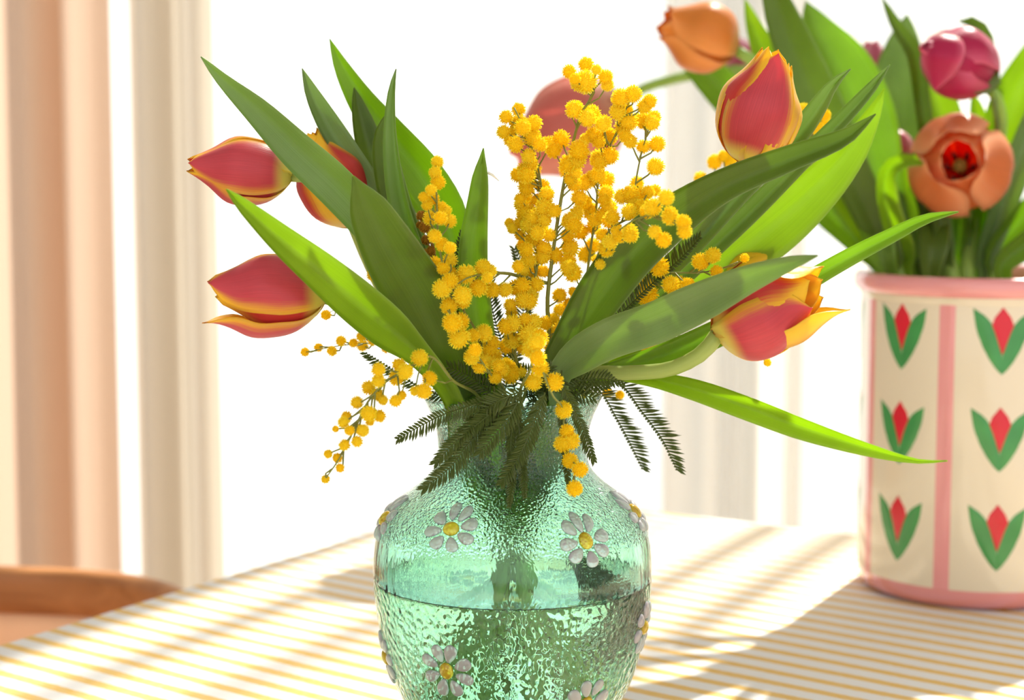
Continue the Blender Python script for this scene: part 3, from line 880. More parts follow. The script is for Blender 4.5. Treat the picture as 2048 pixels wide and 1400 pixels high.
# --- T4 upright right
t4 = thing('tulip', VB, 'upright red and yellow tulip standing highest on the right of the glass vase', 'tulip', GV)
flower(t4, at(1487, 324, 1.0), at(1558, 102, 0.985), mm(80, 1.0), PET_RY, rot=-.12, tipr=.34,
       petals=[dict(phi=-.10, ls=1.0), dict(phi=2.0, mat=PET_YO, ls=.9, lean=.05), dict(phi=-2.2, mat=PET_YO, ls=.98, lean=.05), dict(phi=-1.15, mat=PET_RY2, ls=1.02, rs=.96), dict(phi=1.25, mat=PET_YO, ls=.93, rs=.98), dict(phi=3.1, mat=PET_YO)])
stem(t4, [(1490, 318, 1.0), (1455, 380, 1.01), (1380, 480, 1.02), (1270, 600, 1.03), (1160, 720, 1.03), (1110, 780, 1.025)], .0034, .0036, STEM, world=vin(.6))
leaf(t4, [(1752, 228, 5), (1690, 278, 40), (1580, 322, 60), (1450, 375, 74), (1350, 438, 98), (1265, 510, 108), (1200, 590, 102), (1150, 665, 82), (1108, 735, 56)], LEAF_D, 0.93, 1.0, vinw(.3), fold=.22, twist=.32, twist2=-.2)
leaf(t4, [(1702, 138, 5), (1668, 172, 26), (1635, 225, 46), (1590, 285, 54), (1500, 370, 54), (1380, 500, 50), (1230, 640, 46), (1130, 760, 40)], LEAF_G, 1.0, 1.02, vinw(.9), fold=.3, twist=.4)
t11 = thing('tulip_leaf', VB, 'long bright yellow green tulip leaf sweeping up to the right behind the darker one', 'leaf')
leaf(t11, [(1768, 177, 5), (1745, 222, 34), (1695, 300, 74), (1625, 378, 102), (1545, 450, 118), (1455, 520, 116), (1375, 580, 104), (1270, 670, 78), (1170, 740, 50), (1130, 780, 40)], LEAF_B, 1.08, 1.035, vinw(.5), fold=.2, twist=-.35, twist2=.2)
t12 = thing('tulip_leaf', VB, 'slim pointed leaf tip showing above the bright right hand leaf', 'leaf')
leaf(t12, [(1780, 130, 5), (1742, 180, 26), (1690, 238, 36), (1610, 320, 44), (1500, 430, 50), (1360, 560, 50), (1150, 770, 40)], LEAF_G, 1.05, 1.03, vinw(1.0), fold=.35, twist=.3)
# --- T5 lower right
t5 = thing('tulip', VB, 'open yellow and red tulip leaning right, lowest on the right of the glass vase', 'tulip', GV)
flower(t5, at(1428, 662, 0.955), at(1662, 566, 0.945), mm(92, .95), PET_RY, rot=0, tipr=.42,
       petals=[dict(phi=.55, ls=.80, tipr=.55), dict(phi=2.5, mat=PET_RY2, lean=.02, ls=.90), dict(phi=-2.0, mat=PET_YO, ls=1.0),
               dict(phi=-.75, mat=PET_RY2, ls=.86, rs=.92), dict(phi=1.55, mat=PET_YO, ls=1.06, lean=.10, tipr=.5), dict(phi=3.4, mat=PET_YO, ls=.95)])
stem(t5, [(1435, 668, .955), (1405, 706, .96), (1340, 738, .97), (1250, 746, .985), (1170, 748, 1.0), (1120, 775, 1.005)], .0042, .0038, STEM, world=vin(-.3))
leaf(t5, [(1636, 511, 5), (1585, 524, 32), (1500, 555, 62), (1405, 600, 86), (1310, 645, 90), (1220, 678, 86), (1160, 712, 76), (1120, 752, 48)], LEAF_G, 0.885, 0.985, vinw(-.5, rn=.03), fold=.16, twist=-.15, twist2=.3)
leaf(t5, [(1917, 424, 5), (1850, 440, 24), (1780, 474, 34), (1700, 515, 40), (1620, 560, 44), (1520, 620, 54), (1420, 672, 62), (1330, 708, 56), (1240, 735, 40), (1150, 765, 34)], LEAF_A, 0.97, 1.005, vinw(-.1), fold=.28, twist=.2, twist2=-.3)
leaf(t5, [(1895, 921, 4), (1838, 921, 12), (1750, 900, 30), (1610, 856, 50), (1490, 812, 54), (1390, 778, 48), (1300, 757, 34), (1210, 748, 30), (1130, 775, 30)], LEAF_B, 0.90, 1.005, vinw(-.9), fold=.3, twist=-.35, twist2=.2)
# small flower peeping over the grey-green leaf
t6 = thing('tulip', VB, 'tulip almost hidden behind the grey green leaf, only its tip showing', 'tulip', GV)
flower(t6, at(1440, 590, 1.06), at(1556, 500, 1.06), mm(44, 1.06), PET_RY2, rot=.3, tipr=.4)
stem(t6, [(1442, 588, 1.06), (1380, 640, 1.06), (1260, 710, 1.05), (1140, 775, 1.035)], .003, .0034, STEM, world=vin(1.2))

# ------------------------------------------------------------------ mimosa
def pom_mesh(seed, mat, nfil=230):
    rnd = random.Random(seed)
    me = bpy.data.meshes.new('mimosa_ball')
    V, Fc = [], []
    # lumpy core from an icosphere-like latitude grid
    nl, nm = 8, 12
    for j in range(nl + 1):
        th = PI * j / nl
        for k in range(nm):
            a = 2 * PI * k / nm
            r = 0.80 * (1 + rnd.uniform(-.05, .05))
            V.append((r * math.sin(th) * math.cos(a), r * math.sin(th) * math.sin(a), r * math.cos(th)))
    for j in range(nl):
        for k in range(nm):
            a, b = j * nm + k, j * nm + (k + 1) % nm
            Fc.append((a, a + nm, b + nm, b))
    for i in range(nfil):
        z = 1 - 2 * (i + .5) / nfil; a = i * 2.399963 + rnd.uniform(-.2, .2)
        s = math.sqrt(max(0, 1 - z * z))
        d = Vector((s * math.cos(a), s * math.sin(a), z))
        d = (d + Vector([rnd.uniform(-.12, .12) for _ in range(3)])).normalized()
        u = d.orthogonal().normalized(); w = d.cross(u)
        r0, r1 = .74, rnd.uniform(.93, 1.12)
        bend = (u * rnd.uniform(-.08, .08) + w * rnd.uniform(-.08, .08))
        n = len(V)
        wd = .055
        for q in range(3):
            b = 2 * PI * q / 3
            V.append(tuple(d * r0 + (u * math.cos(b) + w * math.sin(b)) * wd))
        for q in range(3):
            b = 2 * PI * q / 3
            V.append(tuple(d * r1 + bend + (u * math.cos(b) + w * math.sin(b)) * wd * .55))
        for q in range(3): Fc.append((n + q, n + (q + 1) % 3, n + 3 + (q + 1) % 3, n + 3 + q))
        Fc.append((n + 3, n + 4, n + 5))
    me.from_pydata(V, [], Fc)
    me.materials.append(mat)
    me.update()
    return me
POMS = [pom_mesh(i, POM) for i in range(4)]
POMD = [pom_mesh(9, POM_DRY)]

def front_y(py):          # just in front of the vase surface at this picture row
    z = _zr(py)
    return VY - (vr(min(z, ZTOP)) + .008)
sprigs = {
 # name: (polyline [(px,py,Y)], thickness mm, label)
 'main': ([(1085, 800, 1.02), (1098, 700, 1.015), (1095, 600, 1.01), (1104, 520, 1.01), (1117, 430, 1.01), (1132, 345, 1.01), (1150, 270, 1.0), (1163, 225, .99), (1188, 185, .985), (1175, 150, .975)], 1.9,
          'tallest mimosa sprig with a thick upright twig at the bouquet centre'),
 'column': ([(1050, 790, 1.01), (1030, 700, .995), (1062, 600, 1.0), (1078, 500, 1.01), (1085, 400, 1.015), (1070, 310, 1.015), (1045, 250, 1.01), (1028, 215, 1.01)], 1.2,
            'dense mimosa sprig packed along the left side of the tallest one'),
 'rightup': ([(1130, 790, 1.03), (1162, 640, 1.03), (1178, 520, 1.03), (1192, 420, 1.03), (1200, 340, 1.02), (1235, 260, 1.0), (1262, 195, .99)], 1.3,
             'mimosa sprig right of the tallest one, topped by a large yellow cluster'),
 'twig': ([(1150, 780, 1.04), (1170, 600, 1.03), (1200, 500, 1.0), (1225, 455, .985), (1275, 425, .98), (1270, 380, 1.0), (1282, 310, 1.01), (1300, 250, 1.0)], 1.1,
          'open airy mimosa sprig with single balls at its upper right'),
 'over': ([(1140, 780, 1.03), (1190, 560, .99), (1230, 470, .95), (1290, 432, .93), (1345, 440, .915), (1368, 452, .91)], 1.0,
          'short mimosa sprig lying over the long dark leaf'),
 'left': ([(990, 800, 1.0), (960, 680, .985), (915, 600, .96), (890, 545, .955), (876, 480, .96), (874, 420, .965), (872, 330, .97)], 1.2,
          'slender upright mimosa sprig in front of the left tulip leaves'),
 'arm': ([(1093, 566, 1.01), (1050, 556, 1.0), (1015, 547, .99), (975, 548, .97), (935, 556, .955), (905, 575, .95)], 1.1, None),
 'frontclump': ([(1010, 790, .985), (975, 740, .96), (940, 690, .945), (915, 660, .94), (895, 620, .94)], 1.1,
          'low mimosa sprig bunched above the rim in front of the upright leaf'),
 'droop': ([(960, 800, .99), (905, 760, .955), (860, 712, .935), (820, 735, .93), (770, 765, .93), (735, 805, .93), (708, 860, .93), (680, 915, .93), (652, 956, .93)], 1.1,
           'drooping mimosa sprig hanging down to the left of the vase neck'),
 'leftout': ([(950, 790, 1.03), (890, 730, 1.02), (830, 690, 1.02), (760, 686, 1.02), (690, 690, 1.02), (612, 704, 1.02)], .7,
           'thin mimosa sprig reaching left with a line of small balls'),
 'leftmid': ([(945, 785, 1.03), (850, 650, 1.03), (770, 590, 1.03), (700, 602, 1.03), (655, 628, 1.03)], .6,
           'little mimosa twig showing below the lowest left tulip'),
 'handle': ([(1040, 790, .97), (1062, 735, .945), (1075, 690, .94), (1085, 740, .935), (1105, 790, .938), (1127, 820, front_y(820) - .004), (1128, 880, front_y(880) - .006), (1148, 935, front_y(940) - .012), (1149, 976, front_y(976) - .014)], 1.1,
           'mimosa sprig hanging over the front of the glass rim'),
 'rightlow': ([(1120, 790, 1.03), (1210, 660, 1.03), (1260, 590, 1.02), (1300, 552, 1.0), (1350, 546, .985), (1400, 545, .98), (1440, 538, .975), (1476, 524, .97)], 1.2,
           'mimosa sprig reaching right above the grey green leaf'),
 'rightback': ([(1140, 790, 1.05), (1300, 600, 1.10), (1420, 470, 1.12), (1470, 380, 1.13), (1560, 330, 1.14), (1620, 270, 1.14), (1650, 232, 1.14)], 1.1,
           'mimosa sprig hidden behind the right hand leaves with balls peeping past them'),
}
balls = [
 (875,324,11),(870,345,11),(876,365,13),(862,380,10),(847,394,9),(865,397,12),(854,410,10),(882,415,11),(892,421,10),(861,436,13),(881,436,12),(900,442,12),(869,472,12),(884,489,12),(900,496,11),(900,520,13),(870,528,13),(886,537,11),(899,545,13),(899,562,14),(884,577,17),(907,562,14),(932,549,17),(966,536,15),(980,542,12),(956,575,16),(985,580,14),(1010,580,13),(925,590,16),(975,556,10),
 (925,600,15),(898,612,15),(904,646,17),(921,643,15),(918,675,19),(946,671,12),(839,636,17),(821,657,16),(859,657,15),(836,682,20),(848,668,14),(814,704,16),(839,716,15),(798,730,12),(811,743,14),(793,755,14),(757,739,12),(757,761,12),(737,775,12),(754,789,12),(766,800,9),(714,805,11),(791,802,11),(803,791,9),(737,827,14),(759,832,11),(693,834,10),(687,845,10),(859,757,13),(848,782,14),(830,782,9),
 (610,704,8),(637,695,8),(664,702,9),(682,682,9),(707,686,8),(723,673,9),(725,691,10),(746,680,10),(775,680,10),(773,696,9),(784,689,8),(652,630,9),(666,606,7),(746,550,11),
 (671,858,6),(699,861,9),(714,857,9),(726,861,11),(714,883,10),(689,890,10),(656,908,8),(675,916,9),(680,936,8),(651,958,8),(740,843,8),
 (894,723,10),(913,720,11),(920,743,9),(968,666,15),(943,714,14),(983,686,14),(963,697,16),(971,723,17),(960,731,14),(988,714,14),(991,754,12),(997,731,12),(980,700,14),(950,700,12),
 (1172,129,13),(1138,143,12),(1171,163,20),(1193,139,9),(1211,154,13),(1215,170,11),(1156,167,13),(1150,158,10),(1149,219,16),(1183,228,16),(1207,246,14),(1187,270,14),(1215,273,15),(1197,283,12),(1171,278,10),
 (1037,219,12),(1012,234,12),(1030,244,11),(1045,255,14),(1007,264,12),(1027,261,9),(1068,246,14),(1031,289,14),(1063,275,16),(1079,288,13),(1097,289,14),(1122,279,16),
 (1158,301,18),(1153,321,16),(1138,339,17),(1150,345,12),(1057,312,13),(1061,329,13),(1035,350,13),(1053,350,15),(1053,375,15),(1053,401,15),(1086,373,13),(1094,388,13),(1090,415,17),(1053,422,17),(1066,437,16),(1019,446,9),(1109,422,12),(1040,410,11),(1075,400,12),(1060,362,12),(1048,338,12),
 (1166,366,15),(1184,356,13),(1148,368,13),(1158,396,14),(1169,406,15),(1181,419,13),(1153,427,13),(1140,442,15),(1199,316,16),(1220,311,15),(1212,360,15),(1212,386,14),(1219,415,14),(1205,432,13),(1225,435,13),(1190,440,12),(1208,400,11),
 (1241,198,16),(1266,188,15),(1235,224,14),(1256,242,17),(1246,255,15),(1289,213,13),(1255,219,10),(1289,242,14),(1305,246,13),(1261,283,12),(1287,293,12),(1314,288,14),(1311,333,15),
 (1274,366,12),(1297,384,11),(1243,393,13),(1261,388,15),(1282,393,17),(1266,406,12),(1259,424,14),(1282,414,13),(1306,414,16),(1332,395,14),(1340,433,15),(1367,444,13),
 (1041,446,12),(1059,450,15),(1076,449,14),(1067,477,15),(1047,489,12),(1053,500,13),(1087,497,14),(1084,514,14),(1111,511,14),(1056,520,14),(1036,533,11),(1044,540,12),(1067,540,16),(1087,543,11),(1073,569,13),(1044,571,15),(1059,589,16),(1047,600,15),(1021,610,12),(1023,626,11),(1026,647,15),(1050,640,12),(1067,643,14),(1090,646,13),(1024,680,15),(1059,669,20),(1050,689,18),(1073,686,16),(1076,716,14),(1097,717,12),(1081,737,15),(1067,763,16),(1109,764,16),
 (1075,465,13),(1098,470,12),(1090,440,12),(1060,555,11),(1040,470,10),(1062,700,15),
 (1141,443,15),(1161,463,14),(1136,471,13),(1187,454,13),(1140,496,16),(1186,491,14),(1173,509,15),(1136,524,15),(1146,546,16),(1213,497,15),(1221,483,13),(1239,471,13),(1261,470,14),(1119,591,13),(1106,640,13),(1119,620,11),(1144,626,14),(1156,611,11),(1133,614,11),(1113,666,15),(1101,697,12),(1119,657,12),(1205,470,12),(1232,455,10),(1150,590,9),(1195,520,10),
 (1021,749,16),(1041,743,12),(1013,729,12),(1030,735,10),(1369,463,13),(1309,464,12),(1327,480,14),(1340,426,12),
 (1319,534,17),(1371,524,14),(1401,523,15),(1426,511,14),(1433,543,11),(1341,569,15),(1359,571,16),(1376,569,12),(1347,591,11),(1293,571,16),(1294,589,19),(1299,606,16),(1280,580,12),(1259,617,15),(1250,629,12),(1293,697,10),(1489,516,8),(1305,690,8),(1395,590,9),
 (1127,820,15),(1134,863,13),(1125,888,15),(1143,882,15),(1140,921,14),(1160,939,14),(1149,977,14),
 (1429,324,13),(1460,320,14),(1447,312,10),(1401,357,12),(1464,300,8),(1607,220,12),(1644,243,14),(1650,230,10),(1636,257,12),(1679,317,10),(1667,337,13),(1633,380,13),(1625,393,11),(1611,438,9),(1602,408,10),(1594,424,9),(1535,725,7),(1672,328,10),(1215,785,9),(1240,790,8),(1170,790,8),
]
_r = random.Random(77)
balls += [(x + _r.uniform(-15, 15), y + _r.uniform(-13, 13), r_ * .95) for x, y, r_ in list(balls) if 1010 < x < 1320 and 180 < y < 760 and _r.random() < .34]
dry_balls = [(843,432,11),(850,455,12),(853,480,11),(862,502,10),(848,505,8),(866,470,9),(840,450,8)]
roots = {}
GM = 'mimosa sprigs among the tulips'
for k, (pl, th, lab) in sprigs.items():
    if lab: roots[k] = thing('mimosa_sprig', VB, lab, 'mimosa', GM)
roots['arm'] = roots['main']
samp = {}
for k, (pl, th, lab) in sprigs.items():
    P = [(a, b, y) for a, b, y in pl]
    samp[k] = catmull(P, 60) if False else None
    # sample in pixel space plus depth
    Q = []
    L = sum(math.hypot(q[0] - p[0], q[1] - p[1]) for p, q in zip(P, P[1:]))
    for p, q in zip(P, P[1:]):
        n = max(2, int(math.hypot(q[0] - p[0], q[1] - p[1]) / 7))
        for i in range(n):
            t = i / n; Q.append((p[0] + (q[0] - p[0]) * t, p[1] + (q[1] - p[1]) * t, p[2] + (q[2] - p[2]) * t))
    Q.append(P[-1]); samp[k] = Q
rnd = random.Random(5)
twigs = {k: [] for k in sprigs}
order = list(sprigs)
for bi, (bx, by, br) in enumerate(balls):
    best = None
    for k in order:
        Q = samp[k]
        for i in range(len(Q)):
            d = math.hypot(Q[i][0] - bx, Q[i][1] - by)
            pen = 1.0
            if k == 'handle' and by < 800: pen = 1.15
            if k == 'rightback' and bx < 1385: pen = 9
            if k in ('over', 'leftmid'): pen = 1.25
            if best is None or d * pen < best[0]: best = (d * pen, k, i)
    _, k, i = best
    Q = samp[k]
    j = max(0, i - 3 - int(best[0] / 12))
    dep = Q[i][2] + rnd.uniform(-.016, .012)
    if k == 'handle' and by > 800: dep = Q[i][2] - .004 + rnd.uniform(-.003, .002)
    if k == 'over': dep = Q[i][2] + rnd.uniform(-.006, .004)
    c = at(bx, by, dep)
    r = mm(br, dep) * 1.22
    o = bpy.data.objects.new('flower_ball', POMS[bi % 4])
    C.objects.link(o); o.parent = roots[k]
    o.location = c - wpos(roots[k]); o.scale = (r,) * 3
    o.rotation_euler = (rnd.uniform(0, 6), rnd.uniform(0, 6), rnd.uniform(0, 6))
    s = at(*Q[j])
    mid = (s + c) / 2 + Vector((rnd.uniform(-.002, .002), rnd.uniform(-.002, .002), rnd.uniform(-.003, .001)))
    twigs[k].append(tube([s, s * .5 + mid * .5, mid, c], [.0006, .0005, .00045, .0004], 5, cap=False))
for k, (pl, th, lab) in sprigs.items():
    P = [tuple(at(*q)) for q in pl]
    wp = []
    if k != 'arm':
        a = rnd.uniform(0, 6.28)
        wp = vin(a, rn=.018, rb=.04)
        if k not in ('main', 'rightup', 'left'):
            wp[1] = tuple(wp[0][i] * .6 + wp[1][i] * .4 for i in range(3))
        P = [(*wp[1],), (*wp[0],)] + P
    Q = catmull(P, 60)
    th *= .001
    obj('twig', tube(Q, [th * (1 - .68 * (i / 59) ** 1.4) for i in range(60)], 8), TWIG, roots[k])
    if twigs[k]:
        obj('flower_stalks', join(*twigs[k]), TWIG, roots[k])['kind'] = 'stuff'
dry = thing('mimosa_sprig', VB, 'faded brown mimosa sprig behind the slender upright one', 'mimosa', GM)
tw = []
for i, (bx, by, br) in enumerate(dry_balls):
    o = bpy.data.objects.new('flower_ball', POMD[0]); C.objects.link(o); o.parent = dry
    Y = 1.0 + rnd.uniform(-.01, .01); o.location = at(bx, by, Y) - wpos(dry); o.scale = (mm(br, Y),) * 3
    tw.append(tube([at(868, by + 25, 1.0), at((bx + 862) / 2, by + 10, 1.0), at(bx, by, Y)], .0005, 5, cap=False))
Q = catmull([tuple(p) for p in reversed([at(845, 425, 1.0), at(862, 480, 1.0), at(880, 560, 1.005), at(920, 680, 1.01), at(960, 780, 1.01)] + [Vector(q) for q in vin(2.3)])], 40)
obj('twig', tube(Q, .0009, 7), FROND_DRY, dry); obj('flower_stalks', join(*tw), FROND_DRY, dry)['kind'] = 'stuff'

# feathery fronds
def frond(parent, pts, ll=24, side=(1, 1), dens=6.6, ang=.95, seed=0, mat=FROND, roll=0.0, world=False, droop=.2):
    rnd = random.Random(seed)
    P = [tuple(q) if world else tuple(at(*q)) for q in pts]
    chord = sum((Vector(a) - Vector(b)).length for a, b in zip(P, P[1:]))
    Y = P[0][1]
    n = max(8, int(chord / mm(dens, Y)))
    Q = [Vector(q[:3]) for q in catmull(P, n)]
    gs = [tube(Q, [.00055 * (1 - .6 * i / n) for i in range(n)], 5)]
    V, Fc = [], []
    for i in range(1, n):
        T = (Q[min(i + 1, n - 1)] - Q[i - 1]).normalized()
        S = T.cross(VIEWN)
        if S.length < .05: S = Vector((1, 0, 0))
        S = Quaternion(T, roll + rnd.uniform(-.12, .12)) @ S.normalized()
        Nn = S.cross(T).normalized()
        t = i / n
        env = min(1, .35 + t * 5) * (1 - .45 * max(0, t - .72) / .28)
        for sgn, on in ((1, side[0]), (-1, side[1])):
            if not on: continue
            L = mm(ll * 1.12, Y) * env * on * rnd.uniform(.85, 1.1)
            a = ang * (1 - .45 * max(0, t - .8) / .2) + rnd.uniform(-.07, .07)
            d = (T * math.cos(a) + S * sgn * math.sin(a) + Nn * rnd.uniform(-.12, .2)).normalized()
            w = mm(2.9, Y); u = d.cross(Nn).normalized()
            b = Q[i]; m = b + d * L * .55 + Nn * L * droop * .1; e = b + d * L
            k = len(V)
            V += [b - u * w * .5, b + u * w * .5, m - u * w, m + u * w, e, b + Nn * w * .4, m + Nn * w * .7]
            Fc += [(k, k + 2, k + 6, k + 5), (k + 5, k + 6, k + 3, k + 1), (k + 2, k + 4, k + 6), (k + 6, k + 4, k + 3), (k, k + 1, k + 3, k + 2), (k + 2, k + 3, k + 4)]
    gs[0] = (gs[0][0], gs[0][1])
    g = join(gs[0], (V, Fc))
    g = (g[0], g[1], [(0.5, 0.5)] * len(g[0]))
    obj('frond', g, mat, parent, smooth=False)
fy = front_y
H = roots['handle']; D = roots['droop']; FC = roots['frontclump']; RL = roots['rightlow']
frond(FC, [(1010, 790, .965), (940, 812, fy(812)), (880, 832, .95), (798, 876, .945)], 27, (.6, 1), seed=1)
frond(FC, [(1035, 790, .965), (985, 835, fy(835)), (935, 890, fy(890) - .008), (900, 935, fy(935) - .012), (848, 976, fy(976) - .010)], 36, (.8, .9), seed=2, ang=.75)
frond(FC, [(1025, 788, .965), (965, 840, fy(840) - .004), (915, 880, fy(880) - .01), (872, 925, fy(925) - .014)], 30, (.9, .8), seed=22, ang=.75)
frond(H, [(1090, 785, .955), (1068, 845, fy(845) - .006), (1042, 905, fy(905) - .01), (1003, 966, fy(966) - .016)], 30, seed=3, ang=.7)
frond(H, [(1035, 800, .965), (1022, 880, fy(880) - .004), (1024, 950, fy(950) - .012), (1018, 1010, fy(1010) - .006)], 17, seed=4, ang=.6)
frond(H, [(1030, 800, .965), (1040, 870, fy(870) - .004), (1045, 930, fy(930) - .008), (1049, 992, fy(992) - .008)], 17, seed=5, ang=.6)
frond(FC, [(1045, 785, .96), (1015, 840, fy(840) - .008), (985, 875, fy(875) - .01), (962, 905, fy(905) - .01)], 30, seed=6, ang=.8)
frond(FC, [(1050, 780, .96), (1000, 800, .955), (960, 830, fy(830)), (930, 870, fy(870) - .012)], 30, seed=7, ang=.8)
frond(RL, [(1150, 775, 1.03), (1198, 782, 1.04), (1235, 840, 1.045), (1262, 890, 1.045), (1284, 936, 1.045)], 34, (0.15, 1), seed=8, ang=1.0, roll=.2)
frond(RL, [(1170, 770, 1.03), (1234, 765, 1.03), (1285, 825, 1.035), (1325, 880, 1.035), (1353, 938, 1.035)], 36, (0.15, 1), seed=9, ang=1.0, roll=.2)
frond(RL, [(1110, 785, .985), (1150, 765, .985), (1200, 757, .985), (1243, 764, .985)], 22, seed=10)
frond(H, [(1118, 760, .96), (1145, 810, fy(810)), (1168, 865, fy(865) + .004), (1187, 918, fy(918) + .004)], 24, (1, .7), seed=11, ang=.7)
frond(H, [(1120, 800, fy(800)), (1128, 880, fy(880)), (1137, 970, fy(970) - .008)], 16, seed=12, ang=.6)
frond(D, [(905, 800, 1.0), (840, 775, .99), (786, 741, .985), (733, 707, .98)], 22, (.2, 1), seed=13, ang=.9)
frond(roots['rightlow'], [(1230, 640, 1.0), (1310, 562, .985), (1360, 518, .98), (1398, 478, .975)], 28, (.4, 1), seed=14)
frond(RL, [(1150, 780, 1.04), (1250, 722, 1.04), (1310, 690, 1.04), (1368, 652, 1.04)], 22, seed=15)
frond(roots['column'], [(1030, 780, 1.04), (1008, 700, 1.05), (985, 620, 1.05), (975, 545, 1.05)], 26, seed=16)
frond(roots['column'], [(1010, 780, 1.05), (1040, 660, 1.07), (1050, 560, 1.08), (1030, 500, 1.08)], 26, seed=17)
frond(roots['rightup'], [(1100, 780, 1.06), (1140, 680, 1.07), (1160, 620, 1.07), (1190, 570, 1.07)], 24, seed=18)
frond(D, [(960, 790, 1.03), (905, 700, 1.04), (878, 640, 1.04), (868, 590, 1.04)], 28, seed=19)
frond(roots['left'], [(930, 640, 1.0), (905, 570, .99), (915, 520, .99), (925, 470, .99)], 20, seed=20)
for i, (a, b, c, d) in enumerate([(985, 790, 900, 735), (940, 795, 1000, 740), (970, 795, 930, 725), (1060, 795, 1100, 735), (1095, 795, 1040, 740), (1000, 795, 880, 770), (1080, 795, 1160, 742), (1050, 795, 1210, 770), (1010, 795, 945, 770), (1120, 795, 1185, 795), (905, 795, 870, 760)]):
    frond(roots[['column', 'frontclump', 'rightup', 'droop'][i % 4]], [(a, b, .99 + .01 * (i % 4)), ((a + c) / 2, (b + d) / 2 - 8, .985 + .01 * (i % 3)), (c, d, .98 + .012 * (i % 3))], 27, seed=30 + i)
# fronds inside the vase neck and the water
for i in range(7):
    a = i * .9
    zt = _zr(800); zb = _zr(930 + 25 * (i % 3))
    frond(roots[['column', 'frontclump', 'rightup', 'main'][i % 4]], [(VC.x + .02 * math.cos(a), VC.y + .02 * math.sin(a), zt), (VC.x + .032 * math.cos(a + .4), VC.y + .032 * math.sin(a + .4), (zt + zb) / 2), (VC.x + .03 * math.cos(a + .8), VC.y + .03 * math.sin(a + .8), zb)], 24, seed=50 + i, world=True)
wz = lambda py: _zr(py)
for i, (x0, p0, x1, p1, x2, p2) in enumerate([(.045, 1120, .066, 1195, .036, 1285), (.035, 1110, .050, 1200, .030, 1250), (.055, 1180, .058, 1230, .042, 1290), (.03, 1100, .05, 1150, .064, 1215)]):
    frond(roots['rightlow'], [(VC.x + x0, VC.y - .02, wz(p0)), (VC.x + x1, VC.y - .018, wz(p1)), (VC.x + x2, VC.y - .012, wz(p2))], 34, seed=60 + i, world=True)
# a thin torn strip hanging from the tip of the centre leaf
obj('torn_strip', tube([at(975, 345, .984), at(985, 350, .984), at(998, 362, .984)], [.0008, .0007, .0002], 6), simple('pale_leaf_skin', (.75, .72, .6), .5), t10)

